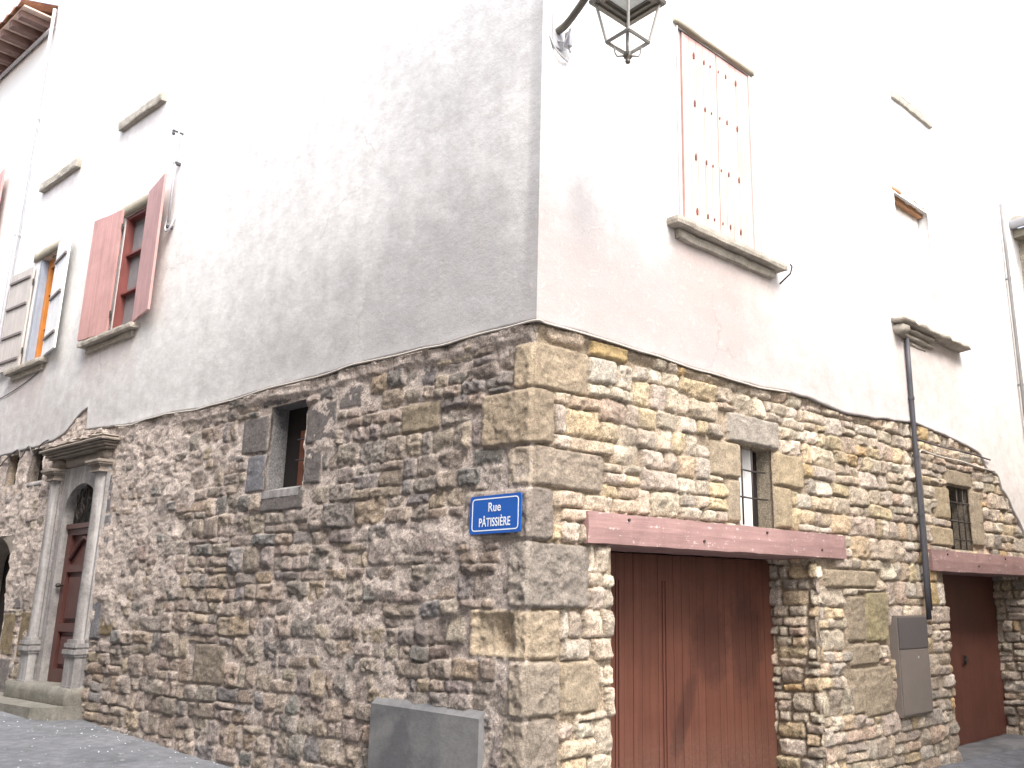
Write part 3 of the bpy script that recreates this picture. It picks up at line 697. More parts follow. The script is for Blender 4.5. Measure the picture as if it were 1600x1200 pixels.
bm = bmesh.new()
for s in (1.42, 1.46, 2.02, 2.06): box(bm, R, s - .007, s + .007, -.25, 1.78, -.556, -.548)
finish(bm, 'cover_strip', M['gdoor'], g1)
bm = bmesh.new(); box(bm, R, 6.55, 9.40, -.6, 1.99, -.58, -.53); box(bm, R, 6.58, 8.25, -.5, 1.95, -.531, -.515)
g2 = finish(bm, 'garage_door', M['gdoor'], house, bevel=.004); g2['label'] = 'plain oxblood metal garage door half hidden at the far right'
bm = bmesh.new(); box(bm, R, 8.05, 8.09, .78, .9, -.515, -.48); box(bm, R, 7.98, 8.10, .83, .85, -.48, -.465)
finish(bm, 'handle', M['iron'], g2, bevel=.003)
def beam(s0, s1, z0, z1, n1, tilt, label, seed):
    bm = bmesh.new(); rough_box(bm, R, s0, s1, z0, z1, -.6, n1, .09, .005, seed, .008)
    o = finish(bm, 'lintel_beam', M['beam'], house, True); o['label'] = label
    for f in o.data.polygons: f.use_smooth = False
    for k in range(4):
        b = bmesh.new(); s = s0 + (s1 - s0) * (.12 + .25 * k) ; z = z1 - .05 - .12 * (k % 2)
        tube(b, [R.p(s, z, n1 - .01), R.p(s, z, n1 + .006)], .012, 8)
        finish(b, 'bolt', M['iron'], o)
    return o
beam(.50, 4.22, 2.02, 2.27, .055, 0, 'long pink red beam with flaking lower edge over the wide garage door', 2)
beam(6.16, 9.7, 1.95, 2.21, .055, 0, 'pink red beam over the far garage door', 5)

# ------------------------------------------------------------------ windows of the house
def pos_leaf(F, hinge, width, ang, side):
    """a frame for a shutter leaf hung at `hinge`; side +1 opens towards larger s"""
    d = F.d * (math.cos(ang) * side) + F.n * math.sin(ang)
    n = F.n * math.cos(ang) - F.d * (math.sin(ang) * side)
    return Frame(F.p(hinge, 0, .045), d, n)
def shutter(F, hinge, width, ang, side, z0, z1, mat, parent, nb=3, battens=None, bmat=None, label=None):
    G = pos_leaf(F, hinge, width, ang, side); bm = bmesh.new(); w = width / nb
    for k in range(nb): box(bm, G, k * w + .0015, (k + 1) * w - .0015, z0 + .004 * (k % 2), z1 - .004 * (k % 2), 0, .028)
    o = finish(bm, 'shutter', mat, parent, bevel=.003)
    if label: o['label'] = label
    if battens:
        for z in battens:
            b = bmesh.new(); box(b, G, .05, width - .05, z, z + .035, .0285, .05); finish(b, 'batten', bmat, o, bevel=.004)
    for z in (z0 + .25, z1 - .25):
        b = bmesh.new(); tube(b, [G.p(-.015, z - .05, .012), G.p(-.015, z + .05, .012)], .011, 8); box(b, G, -.01, .12, z - .015, z + .015, -.006, -.0005)
        finish(b, 'hinge', M['iron'], o)
    return o
def window_thing(name, F, h, frame_mat, glass_mat, rows, label, depth, mull=True, t=.038):
    s0, s1, z0, z1 = h[:4]
    b = bmesh.new(); box(b, F, s0 - .05, s1 + .05, z0 - .05, z1 + .05, -depth - .16, -depth - .07)
    w = finish(b, name, glass_mat, house); w['label'] = label
    b = bmesh.new(); d0, d1 = -depth - .068, -depth + .03
    box(b, F, s0 - .02, s0 + t, z0 - .02, z1 + .02, d0, d1); box(b, F, s1 - t, s1 + .02, z0 - .02, z1 + .02, d0, d1)
    box(b, F, s0 + t, s1 - t, z1 - t, z1 + .02, d0, d1 - .002); box(b, F, s0 + t, s1 - t, z0 - .02, z0 + t, d0, d1 - .002)
    if mull: box(b, F, (s0 + s1) / 2 - .035, (s0 + s1) / 2 + .035, z0 + t, z1 - t, d0, d1 - .004)
    for r in rows: box(b, F, s0 + t, s1 - t, r - .014, r + .014, d0, d1 - .03)
    finish(b, 'frame', frame_mat, w, bevel=.004)
    return w
def sill(F, s0, s1, z0, z1, n1, parent, mat=None, seed=0, lower=True):
    b = bmesh.new(); zm = z0 + (z1 - z0) * .54; rough_box(b, F, s0, s1, zm if lower else z0, z1, -.02, n1, .03, .007, seed, .005)
    if lower: rough_box(b, F, s0 + .11, s1 - .11, z0, zm - .003, -.02, n1 * .5, .03, .008, seed + 3, .005)
    return finish(b, 'sill', mat or M['sill'], parent, False)
def lintel(F, s0, s1, z0, z1, n1, parent, mat=None, seed=0):
    b = bmesh.new(); rough_box(b, F, s0, s1, z0, z1, -.16, n1, .06, .006, seed, .01)
    return finish(b, 'lintel', mat or M['sill'], parent, True)

# red shuttered window
h = PLAST_HOLES_L[0]
w = window_thing('window', L, h, M['redframe'], M['glass'], (5.52, 6.06), 'window with open faded red shutters', .025, False)
shutter(L, 7.61, .70, rad(6), 1, 4.98, 6.70, M['redshut'], w, 3); shutter(L, 6.87, .70, rad(10), -1, 4.98, 6.74, M['redshut'], w, 3)
sill(L, 6.74, 8.32, 4.80, 4.955, .14, w, seed=4); lintel(L, 6.86, 7.86, 6.605, 6.76, .055, w, M['woodgrey'], 6)
# weathered white window
h = PLAST_HOLES_L[1]
w = window_thing('window', L, h, M['orange'], M['glass'], (5.6, 6.15), 'window with orange wood frame and one grey and one white shutter', .10, False, .13)
shutter(L, 10.62, .80, rad(3), 1, 5.02, 6.62, M['greyshut'], w, 3, (5.15, 5.55, 6.02, 6.45), M['batten'], 'bare grey weathered shutter leaf')
shutter(L, 9.74, .72, rad(8), -1, 5.02, 6.78, M['whiteshut'], w, 3, (5.25, 5.85, 6.42), M['batten'], 'white painted shutter leaf')
sill(L, 9.58, 11.0, 4.83, 5.0, .14, w, seed=8); lintel(L, 9.62, 10.75, 6.705, 6.86, .06, w, M['woodgrey'], 9)
b = bmesh.new(); box(b, L, 10.44, 10.475, 5.055, 6.695, -.095, .02); finish(b, 'jamb_lining', M['bluegrey'], w, bevel=.004)
# closed pale windows of the floor above
def closed_window(F, h, label, mat, n=-.03, nb=5, nails=None):
    s0, s1, z0, z1 = h[:4]
    b = bmesh.new(); box(b, F, s0 - .04, s1 + .04, z0 - .04, z1 + .04, n - .12, n - .045)
    w = finish(b, 'window', M['dark'], house); w['label'] = label
    m = (s0 + s1) / 2
    o_ = -.015 if mat is M['paleshut'] and n > 0 else .012
    for a, c in ((s0 + o_, m - .004), (m + .004, s1 - o_)):
        b = bmesh.new(); k = nb; ww = (c - a) / k
        for i in range(k): box(b, F, a + i * ww + .0025, a + (i + 1) * ww - .0025, z0 + .01, z1 - (.01 if o_ > 0 else -.015), n - .03, n)
        finish(b, 'shutter', mat, w, bevel=.003)
    return w
w = closed_window(L, PLAST_HOLES_L[2], 'upper window with pale closed shutters above the red shutters', M['paleshut'], .062); sill(L, 6.80, 8.10, 8.03, 8.165, .10, w, seed=12, lower=False)
w = closed_window(L, PLAST_HOLES_L[3], 'upper window with pale closed shutters above the white shutters', M['paleshut'], .062); sill(L, 9.45, 10.88, 7.93, 8.075, .10, w, seed=14, lower=False)
# big pink shutters on the right wall
h = (1.735, 2.83, 4.97, 7.0)
w = closed_window(R, h, 'tall window closed by pale pink board shutters with rows of nails', M['pinkshut'], .022, 5)
for z in (5.16, 5.72, 6.29, 6.81):
    for s, r in ((1.92, .017), (2.08, .012), (2.18, .007), (2.31, .007), (2.43, .012), (2.60, .015)):
        b = bmesh.new(); zz = z - .004
        v = [b.verts.new(R.p(s + r * x * .7, zz + y * r * 1.9, q)) for q in (.021, .034) for x, y in ((-.8, -1), (.8, -1), (1, .3), (0, 1.2), (-1, .3))]
        b.faces.new(v[:5]); b.faces.new(v[5:])
        for i in range(5): b.faces.new((v[i], v[(i + 1) % 5], v[5 + (i + 1) % 5], v[5 + i]))
        finish(b, 'nail', M['nail'], w)
b = bmesh.new(); box(b, R, 1.665, 1.728, 4.98, 6.99, -.08, .012); finish(b, 'frame', M['greyshut'], w, bevel=.004)
b = bmesh.new(); box(b, R, 2.819, 2.865, 4.97, 7.0, -.06, .036); finish(b, 'frame', M['greyshut'], w, bevel=.004)
b = bmesh.new(); tube(b, [R.p(1.655, 4.98, .04), R.p(1.655, 7.0, .04)], .010, 8); finish(b, 'shutter_rod', M['pipe'], w)
sill(R, 1.47, 3.20, 4.78, 4.95, .17, w, seed=17); lintel(R, 1.60, 2.90, 7.005, 7.075, .07, w, M['woodgrey'], 18)
b = bmesh.new(); tube(b, [R.p(3.24, 4.78, .03), R.p(3.245, 4.86, .16), R.p(3.25, 4.93, .18), R.p(3.22, 4.95, .18)], .009, 6); finish(b, 'shutter_stay', M['iron'], w)
# far closed window and broken sill
w = closed_window(R, PLAST_HOLES_R[1], 'window with pale closed shutters above the broken stone sill', M['paleshut'], -.11, 3)
b = bmesh.new(); rough_box(b, R, 5.93, 6.97, 6.765, 6.84, -.16, .028, .05, .006, 21, .006); finish(b, 'lintel', M['tan'], w, True)
b = bmesh.new(); box(b, R, 5.985, 6.915, 6.70, 6.762, -.10, -.04); finish(b, 'frame', M['tan'], w)
b = bmesh.new()
rough_box(b, R, 5.62, 7.55, 4.90, 4.975, -.02, .20, .05, .016, 31, .01)
rough_box(b, R, 5.70, 6.62, 4.835, 4.895, -.02, .13, .045, .014, 32, .012); rough_box(b, R, 5.76, 6.70, 4.76, 4.83, -.02, .085, .045, .012, 33, .012)
rough_box(b, R, 5.66, 5.86, 4.78, 4.895, -.02, .17, .04, .012, 34, .012); rough_box(b, R, 5.84, 6.5, 4.70, 4.755, -.02, .045, .045, .008, 35, .01)
finish(b, 'sill', M['sill'], w, True)
w = closed_window(R, PLAST_HOLES_R[2], 'upper window with pale closed shutters on the far right', M['paleshut'], .062, 3); sill(R, 6.1, 7.28, 8.17, 8.275, .07, w, seed=23, lower=False)

# small barred windows of the base
def bars(F, parent, verts, hors, z0, z1, n, r=.008):
    for s in verts:
        b = bmesh.new(); tube(b, [F.p(s, z0, n), F.p(s, z1, n)], r, 8); finish(b, 'bar', M['iron'], parent, True)
    for z, s0, s1 in hors:
        b = bmesh.new(); tube(b, [F.p(s0, z, n + .012), F.p((s0 + s1) / 2, z - .006, n + .014), F.p(s1, z, n + .012)], r, 8); finish(b, 'bar', M['iron'], parent, True)
h = BASE_HOLES_L[0]
b = bmesh.new(); box(b, L, h[0] - .03, h[1] + .03, h[2] - .03, h[3] + .03, -.33, -.222); w = finish(b, 'window', M['dark'], house); w['label'] = 'small barred window with rusty sheet in the grey rubble'
b = bmesh.new(); box(b, L, 2.93, 3.3, 2.62, 3.22, -.221, -.17); finish(b, 'panel', M['rust'], w, bevel=.004)
bars(L, w, (3.13,), ((2.92, 2.93, 3.26), (3.12, 2.93, 3.26)), 2.63, 3.47, -.13, .009)
b = bmesh.new(); v = [b.verts.new(L.p(*q)) for q in ((2.97, 2.63, .012), (3.60, 2.63, .012), (3.60, 2.69, -.2), (2.97, 2.69, -.2), (2.97, 2.56, .012), (3.60, 2.56, .012))]
b.faces.new(v[:4]); b.faces.new((v[0], v[1], v[5], v[4])); finish(b, 'sill', M['greystone'], w)
h = BASE_HOLES_R[0]
b = bmesh.new(); box(b, R, h[0] - .03, h[1] + .03, h[2] - .03, h[3] + .03, -.32, -.225); w = finish(b, 'window', M['dark'], house); w['label'] = 'narrow barred slit window above the wide garage beam'
b = bmesh.new(); box(b, R, 2.50, 2.93, 2.25, 3.06, -.224, -.19); finish(b, 'panel', M['whiteshut'], w, bevel=.003)
bars(R, w, (2.60, 2.76), ((2.80, 2.53, 2.95), (2.545, 2.53, 2.98)), 2.29, 3.02, -.06, .0085)
h = BASE_HOLES_R[2]
b = bmesh.new(); box(b, R, h[0] - .03, h[1] + .03, h[2] - .03, h[3] + .03, -.38, -.285); w = finish(b, 'window', M['dark'], house); w['label'] = 'narrow barred slit window above the far garage beam'
b = bmesh.new(); box(b, R, 7.12, 7.3, 2.22, 2.86, -.284, -.25); finish(b, 'panel', M['boxdark'], w, bevel=.003)
bars(R, w, (7.22, 7.40), ((2.84, 6.92, 7.56), (2.60, 6.92, 7.58), (2.37, 6.92, 7.58)), 2.25, 3.03, -.05, .009)
for h, lab in ((BASE_HOLES_L[2], 'small dark vent opening beside the door cornice'), (BASE_HOLES_L[3], 'small dark vent opening further from the door')):
    b = bmesh.new(); box(b, L, h[0] - .03, h[1] + .03, h[2] - .03, h[3] + .2, -.2, -.105); w = finish(b, 'vent_opening', M['dark'], house); w['label'] = lab
    if h is BASE_HOLES_L[2]:
        b = bmesh.new(); rough_box(b, L, h[0] - .03, h[1] + .03, h[2] - .09, h[2] - .005, -.1, .035, .04, .006, 4, .012); finish(b, 'sill', M['greystone'], w, True)
        bars(L, w, (), ((3.36, 9.19, 9.66), (3.5, 9.19, 9.66)), 3.2, 3.6, -.06, .006)
# dark arched doorway at the left edge
b = bmesh.new(); box(b, L, 9.82, 11.25, -.2, 2.5, -.44, -.36); dw = finish(b, 'side_door', M['dark'], house); dw['label'] = 'dark arched side doorway at the left edge'
b = bmesh.new(); cx, rr = 10.53, .67
for k in range(12):
    t0, t1 = PI * k / 12, PI * (k + 1) / 12
    q = [(cx + rr * math.cos(t), 2.03 + .46 * math.sin(t)) for t in (t0, t1)]
    for nn in (.01, -.34):
        b.faces.new([b.verts.new(L.p(s, z, nn)) for s, z in (q[0], q[1], (q[1][0], 2.53), (q[0][0], 2.53))])
    b.faces.new([b.verts.new(L.p(s, z, nn)) for s, z, nn in ((*q[0], .01), (*q[1], .01), (*q[1], -.34), (*q[0], -.34))])
bmesh.ops.remove_doubles(b, verts=b.verts, dist=1e-5); finish(b, 'arch', M['doorstone'], dw)

# ------------------------------------------------------------------ front door with carved surround
b = bmesh.new(); box(b, L, 7.10, 8.50, .3, 3.35, -.26, -.14); fd = finish(b, 'front_door', M['dark'], house); fd['label'] = 'dark maroon panelled front door in a carved stone surround'
b = bmesh.new(); n0 = -.138
for s0, s1, z0, z1, n1 in ((7.22, 7.42, .6, 2.50, -.07), (8.16, 8.38, .6, 2.50, -.07), (7.42, 8.16, .6, .80, -.07), (7.42, 8.16, 1.24, 1.34, -.07), (7.42, 8.16, 1.96, 2.05, -.07), (7.42, 8.16, 2.42, 2.50, -.07), (7.42, 8.16, .8, 1.24, -.115), (7.42, 8.16, 1.34, 1.96, -.115), (7.42, 8.16, 2.05, 2.42, -.115),
                           (7.22, 8.38, 2.50, 2.56, -.04)):
    box(b, L, s0, s1, z0, z1, n0, n1)
leaf = finish(b, 'door_leaf', M['frontdoor'], fd, bevel=.008)
b = bmesh.new(); box(b, L, 7.50, 8.08, .86, 1.18, -.115, -.085); box(b, L, 7.50, 8.08, 1.40, 1.90, -.115, -.085)
tube(b, [L.p(7.42 + .74 * k / 16, 2.14 + .24 * math.sin(PI * k / 16) ** 1.5, -.09) for k in range(17)], .024, 8)
finish(b, 'door_panel', M['frontdoor'], leaf, bevel=.01)
b = bmesh.new(); tube(b, [L.p(8.22, 1.80, -.07), L.p(8.22, 1.80, -.03)], .014, 8); lathe(b, L.p(8.22, 1.77, -.02), [(.0, 0), (.026, .01), (.032, .03), (.026, .05), (0, .06)], 12); finish(b, 'handle', M['iron'], leaf, True)
b = bmesh.new()   # scrolled iron fanlight
def scroll(cx, cz, r0, turns, d):
    return [L.p(cx + d * r0 * (1 - t * .8) * math.cos(turns * 2 * PI * t), cz + r0 * (1 - t * .8) * math.sin(turns * 2 * PI * t), -.07) for t in [i / 26 for i in range(27)]]
for cx, cz, d in ((7.60, 2.70, 1), (8.00, 2.70, -1), (7.70, 2.94, -1), (7.92, 2.94, 1)): tube(b, scroll(cx, cz, .13, 1.6, d), .010, 6)
for s in (7.80, 7.62, 7.98, 7.46, 8.14): tube(b, [L.p(s, 2.55, -.07), L.p(s, 3.0, -.07)], .009, 6)
finish(b, 'fanlight_grille', M['iron'], fd, True)
b = bmesh.new(); box(b, L, 7.22, 8.38, 2.56, 3.22, -.137, -.115); finish(b, 'fanlight_pane', M['dkgreen'], fd)
b = bmesh.new()   # spandrel with the arch cut out
cx, rx, zs_, rz = 7.79, .49, 2.66, .39
pts = [(cx + rx * math.cos(PI * k / 24), zs_ + rz * math.sin(PI * k / 24)) for k in range(25)]
for a, c in zip(pts[:-1], pts[1:]):
    b.faces.new([b.verts.new(L.p(s, z, .02)) for s, z in (a, c, (c[0], 3.28), (a[0], 3.28))])
    b.faces.new([b.verts.new(L.p(s, z, nn)) for s, z, nn in ((*a, .02), (*c, .02), (*c, -.112), (*a, -.112))])
box(b, L, cx + rx, 8.42, .62, 3.28, -.112, .02); box(b, L, 7.16, cx - rx, .62, 3.28, -.112, .02)
bmesh.ops.remove_doubles(b, verts=b.verts, dist=1e-5); finish(b, 'door_arch', M['greystone'], fd)
for c0 in (7.19, 8.55):   # the two pilasters
    b = bmesh.new(); box(b, L, c0 - .135, c0 + .135, .62, 3.30, -.05, .045)
    pl = finish(b, 'pilaster', M['greystone'], fd, bevel=.008)
    b = bmesh.new(); seg = 14
    zz = [1.17, 1.6, 2.05, 2.06, 2.6, 2.61, 3.135]
    rows = [[b.verts.new(L.p(c0 + .095 * math.cos(PI * k / seg), z, .043 + .075 * math.sin(PI * k / seg) - (.006 if abs(z - 2.055) < .006 or abs(z - 2.605) < .006 else 0))) for k in range(seg + 1)] for z in zz]
    for r0, r1 in zip(rows[:-1], rows[1:]):
        for k in range(seg): b.faces.new((r0[k], r0[k + 1], r1[k + 1], r1[k]))
    finish(b, 'shaft', M['greystone'], pl, True)
    b = bmesh.new()
    for e, z0, z1 in ((.125, .62, .66), (.115, .66, .98), (.13, .98, 1.01), (.145, 1.01, 1.06), (.12, 1.06, 1.085), (.135, 1.085, 1.13), (.115, 1.13, 1.17)): box(b, L, c0 - e - .02, c0 + e + .02, z0, z1, -.04, e + .015)
    finish(b, 'pilaster_base', M['greystone'], pl, bevel=.011, seg=2)
    b = bmesh.new()
    for e, z0, z1 in ((.155, 3.13, 3.155), (.14, 3.155, 3.20), (.16, 3.20, 3.22), (.185, 3.22, 3.245), (.20, 3.245, 3.275)): box(b, L, c0 - e + .015, c0 + e - .015, z0, z1, -.04, e - .01)
    finish(b, 'capital', M['doorstone'], pl, bevel=.006, seg=2)
    b = bmesh.new(); rough_box(b, L, c0 - .13, c0 + .13, 3.277, 3.405, -.04, .10, .05, .005, 3, .008); finish(b, 'entablature_block', M['doorstone'], pl, True)
b = bmesh.new(); rough_box(b, L, 7.26, 8.32, 3.285, 3.405, -.04, .05, .06, .006, 8, .006); finish(b, 'frieze', M['doorstone'], fd, True)
b = bmesh.new()
for e, z0, z1 in ((.14, 3.407, 3.435), (.17, 3.435, 3.47), (.20, 3.47, 3.495), (.235, 3.495, 3.535)): rough_box(b, L, 7.12 - e, 8.62 + e * .8, z0, z1, -.03, e, .07, .004, int(e * 90), .006)
rough_box(b, L, 6.93, 8.78, 3.537, 3.575, -.03, .22, .05, .012, 44, .012); rough_box(b, L, 7.25, 8.1, 3.575, 3.63, -.03, .13, .05, .02, 45, .02); rough_box(b, L, 7.4, 7.8, 3.625, 3.67, -.03, .07, .05, .02, 46, .02)
finish(b, 'cornice', M['doorstone'], fd, False)

# roof of the house (above the picture)
bm = bmesh.new()
A = [L.p(11.66, TOP, .4), CORNER + (nL + nR) * .4 + Vector((0, 0, TOP)), R.p(10.35, TOP, .4), R.p(10.35, TOP, .4) + dL * 12, ]
back = CORNER + dL * 11.66 + dR * 10.35
ring = [bm.verts.new(p) for p in (L.p(11.66, TOP, .4), A[1], R.p(10.35, TOP, .4), back + Vector((0, 0, TOP)))]
top = [bm.verts.new(v.co.lerp(CORNER + dL * 5.5 + dR * 5 + Vector((0, 0, TOP)), .92) + Vector((0, 0, 2.2))) for v in ring]
for i in range(4): bm.faces.new((ring[i], ring[(i + 1) % 4], top[(i + 1) % 4], top[i]))
bm.faces.new(top); bm.faces.new(ring[::-1])
finish(bm, 'roof', M['tile'], house)
bm = bmesh.new()  # back and side walls
for a, c in ((L.p(11.66, 0), back), (back, R.p(10.35, 0))):
    bm.faces.new([bm.verts.new(p) for p in (a + Vector((0, 0, -.8)), c + Vector((0, 0, -.8)), c + Vector((0, 0, TOP)), a + Vector((0, 0, TOP)))])
finish(bm, 'back_wall', M['sill'], house)

# ------------------------------------------------------------------ things fixed to the house
# street sign
sg = empty('street_sign', L.p(.34, 2.09, .02), 'blue enamel street sign with white lettering on the corner stones', 'sign')
def round_rect(bm, F, s0, s1, z0, z1, r, n0, n1, inner=None):
    def loop(o, rr):
        q = []
        for cx, cz, a in ((s1 - o - rr, z1 - o - rr, 0), (s0 + o + rr, z1 - o - rr, 90), (s0 + o + rr, z0 + o + rr, 180), (s1 - o - rr, z0 + o + rr, 270)):
            for k in range(6): t = rad(a + 18 * k); q.append((cx + rr * math.cos(t), cz + rr * math.sin(t)))
        return q
    a = loop(0, r)
    fa = [bm.verts.new(F.p(s, z, n1)) for s, z in a]; ba = [bm.verts.new(F.p(s, z, n0)) for s, z in a]
    m = len(a)
    for i in range(m): bm.faces.new((fa[i], fa[(i + 1) % m], ba[(i + 1) % m], ba[i]))
    if inner is None: bm.faces.new(fa); bm.faces.new(ba[::-1])
    else:
        c = loop(inner, max(.001, r - inner)); fc = [bm.verts.new(F.p(s, z, n1)) for s, z in c]; bc = [bm.verts.new(F.p(s, z, n0)) for s, z in c]
        for i in range(m):
            j = (i + 1) % m
            bm.faces.new((fa[i], fc[i], fc[j], fa[j])); bm.faces.new((ba[i], ba[j], bc[j], bc[i])); bm.faces.new((fc[i], bc[i], bc[j], fc[j]))
SF = Frame(L.p(0, 0, .03), L.d, L.n)
bm = bmesh.new(); round_rect(bm, SF, .075, .605, 2.085, 2.365, .02, 0, .012); finish(bm, 'plate', M['blue'], sg)
bm = bmesh.new(); round_rect(bm, SF, .097, .583, 2.105, 2.345, .03, .0122, .0135, .008); finish(bm, 'border', M['white'], sg)
def text(body, size, s_mid, z, sx, parent, bold=.0):
    cu = bpy.data.curves.new('lettering', 'FONT'); cu.body = body; cu.size = size; cu.align_x = 'CENTER'; cu.extrude = .0007; cu.offset = bold; cu.resolution_u = 4
    cu.space_character = 1.06
    o = bpy.data.objects.new('tmp', cu); COL.objects.link(o)
    dg = bpy.context.evaluated_depsgraph_get(); me = bpy.data.meshes.new_from_object(o.evaluated_get(dg)); bpy.data.objects.remove(o)
    X = -SF.d   # reading direction runs towards the corner
    p0 = SF.p(s_mid, z, .0138)
    mat = Matrix(((X.x * sx, 0, SF.n.x, p0.x), (X.y * sx, 0, SF.n.y, p0.y), (0, 1, 0, p0.z), (0, 0, 0, 1)))
    me.transform(mat); me.materials.clear()
    return link('lettering', me, M['white'], parent)
text('Rue', .094, .345, 2.246, .88, sg, .0008)
text('PÂTISSIÈRE', .089, .342, 2.138, .73, sg, .0012)

# street lamp on its bracket
LC = R.p(.10, 0, .86)
lamp = empty('street_lamp', R.p(.12, 6.1, .03), 'four sided metal street lantern on a curved wall bracket at the house corner', 'street lamp')
zb_, zt_ = 5.66, 5.98
ax, ay = R.d, R.n
def sq(h, z): return [LC + ax * (h * i) + ay * (h * j) + Vector((0, 0, z)) for i, j in ((-1, -1), (1, -1), (1, 1), (-1, 1))]
hb, ht = .112, .168
bm = bmesh.new()
lo, hi = sq(hb, zb_), sq(ht, zt_)
for i in range(4):
    bm = bmesh.new(); tube(bm, [lo[i], hi[i]], .0125, 6); finish(bm, 'corner_bar', M['lamppale'], lamp)
bm = bmesh.new()
for i in range(4): tube(bm, [lo[i], lo[(i + 1) % 4]], .015, 6)
finish(bm, 'bottom_ring', M['lamppale'], lamp)
bm = bmesh.new()
prof = [(.205, zt_ + .005), (.21, zt_ + .03), (.20, zt_ + .05), (.12, zt_ + .22), (.07, zt_ + .30), (.05, zt_ + .34), (.02, zt_ + .36)]
rows = [[bm.verts.new(p) for p in sq(h, z)] for h, z in prof]
for a, c in zip(rows[:-1], rows[1:]):
    for i in range(4): bm.faces.new((a[i], a[(i + 1) % 4], c[(i + 1) % 4], c[i]))
bm.faces.new(rows[-1])
inn = [[bm.verts.new(p) for p in sq(h, z)] for h, z in ((.205, zt_ + .005), (.165, zt_ + .004), (.16, zt_ + .02), (.128, zt_ + .02), (.122, zt_ + .04), (.10, zt_ + .04))]
for a, c in zip(inn[:-1], inn[1:]):
    for i in range(4): bm.faces.new((a[i], a[(i + 1) % 4], c[(i + 1) % 4], c[i]))
bmesh.ops.remove_doubles(bm, verts=bm.verts, dist=1e-5)
finish(bm, 'lamp_roof', M['lampmetal'], lamp)
bm = bmesh.new(); v = [bm.verts.new(p) for p in sq(.1, zt_ + .045)]; w2 = [bm.verts.new(p) for p in sq(.1, zt_ + .06)]
bm.faces.new(v); bm.faces.new(w2)
for i in range(4): bm.faces.new((v[i], v[(i + 1) % 4], w2[(i + 1) % 4], w2[i]))
finish(bm, 'diffuser', M['frost'], lamp)
bm = bmesh.new(); bc = LC + Vector((0, 0, zb_ - .115))
for i in range(4): tube(bm, [lo[i], bc + (lo[i] - bc) * .1 + Vector((0, 0, .02))], .0085, 6)
for i in range(4):
    m = lo[i]; d = (m - LC); d.z = 0; d.normalize(); k = (m - LC); k.z = 0; k = k.length
    tube(bm, [LC + d * k * f + Vector((0, 0, z)) for f, z in ((.98, zb_), (.72, zb_ - .02), (.62, zb_ - .05), (.60, zb_ - .09), (.50, zb_ - .12), (.28, zb_ - .115), (.1, zb_ - .12))], .0075, 6)
finish(bm, 'bottom_bracket', M['lamppale'], lamp)
bm = bmesh.new(); lathe(bm, bc, [(.012, .045), (.03, .02), (.036, 0), (.03, -.018), (.016, -.03), (.022, -.045), (.016, -.062), (.0, -.066)], 12); finish(bm, 'finial', M['lampmetal'], lamp, True)
bm = bmesh.new()
arm = [R.p(.13, 6.17, .03), R.p(.13, 6.19, .15), R.p(.125, 6.29, .34), R.p(.12, 6.42, .52), R.p(.11, 6.55, .68), R.p(.10, 6.56, .80), R.p(.10, 6.47, .86), R.p(.10, 6.33, .86)]
def smooth_path(p, n=6):
    out = []
    for i in range(len(p) - 1):
        p0, p1, p2, p3 = p[max(i - 1, 0)], p[i], p[i + 1], p[min(i + 2, len(p) - 1)]
        for k in range(n):
            t = k / n; out.append(.5 * ((2 * p1) + (p2 - p0) * t + (2 * p0 - 5 * p1 + 4 * p2 - p3) * t * t + (3 * p1 - p0 - 3 * p2 + p3) * t ** 3))
    return out + [p[-1]]
tube(bm, smooth_path(arm), .03, 12); finish(bm, 'bracket_arm', M['lampmetal'], lamp, True)
bm = bmesh.new(); box(bm, R, .075, .185, 6.02, 6.32, .028, .042); tube(bm, [R.p(.13, 6.08, .04), R.p(.15, 6.05, .10), R.p(.17, 6.16, .15)], .009, 6); tube(bm, smooth_path([R.p(.20, 6.20, .11), R.p(.19, 6.08, .10), R.p(.23, 6.01, .08), R.p(.27, 6.06, .06)]), .008, 6)
tube(bm, smooth_path([R.p(.05, 6.1, .03), R.p(.10, 5.99, .05), R.p(.17, 5.94, .06), R.p(.24, 5.94, .04)]), .007, 6); box(bm, R, .185, .225, 6.04, 6.17, .06, .12)
finish(bm, 'wall_bracket', M['pipe'], lamp, bevel=.002)

# drainpipes
def pipe_thing(name, F, s, z0, z1, r, mat, label, cat, n=.085, clamps=(), lean=0):
    root = empty(name, F.p(s, z0, n), label, cat)
    bm = bmesh.new(); pts = [F.p(s + lean * (z - z0) / (z1 - z0), z, n) for z in np.linspace(z0, z1, 8)]; tube(bm, pts, r, 12); finish(bm, 'pipe', mat, root, True)
    for z in clamps:
        b = bmesh.new(); ss = s + lean * (z - z0) / (z1 - z0); tube(b, [F.p(ss, z - .02, n), F.p(ss, z + .02, n)], r * 1.22, 12); box(b, F, ss - .012, ss + .012, z - .012, z + .012, .02, n); finish(b, 'clamp', mat, root)
    return root
pipe_thing('drainpipe', L, 11.60, 4.2, 11.6, .030, M['pipe'], 'grey drainpipe on the far left between the two houses', 'drainpipe', clamps=(5.6, 7.4, 9.5))
pipe_thing('drainpipe', R, 9.62, 2.3, 7.75, .026, M['pipedark'], 'grey zinc drainpipe at the far right end of the house', 'drainpipe', clamps=(4.8, 6.5), lean=-.08)
cd = pipe_thing('conduit', R, 5.93, 1.40, 4.76, .030, M['blackpipe'], 'dark conduit rising from the meter box to the broken sill', 'conduit', .065, (1.9, 2.6, 3.3, 4.0))
bm = bmesh.new(); tube(bm, [R.p(6.03, z, .055) for z in (1.5, 2.2, 2.9, 3.36)], .014, 8); finish(bm, 'cable', M['cabledark'], cd, True)
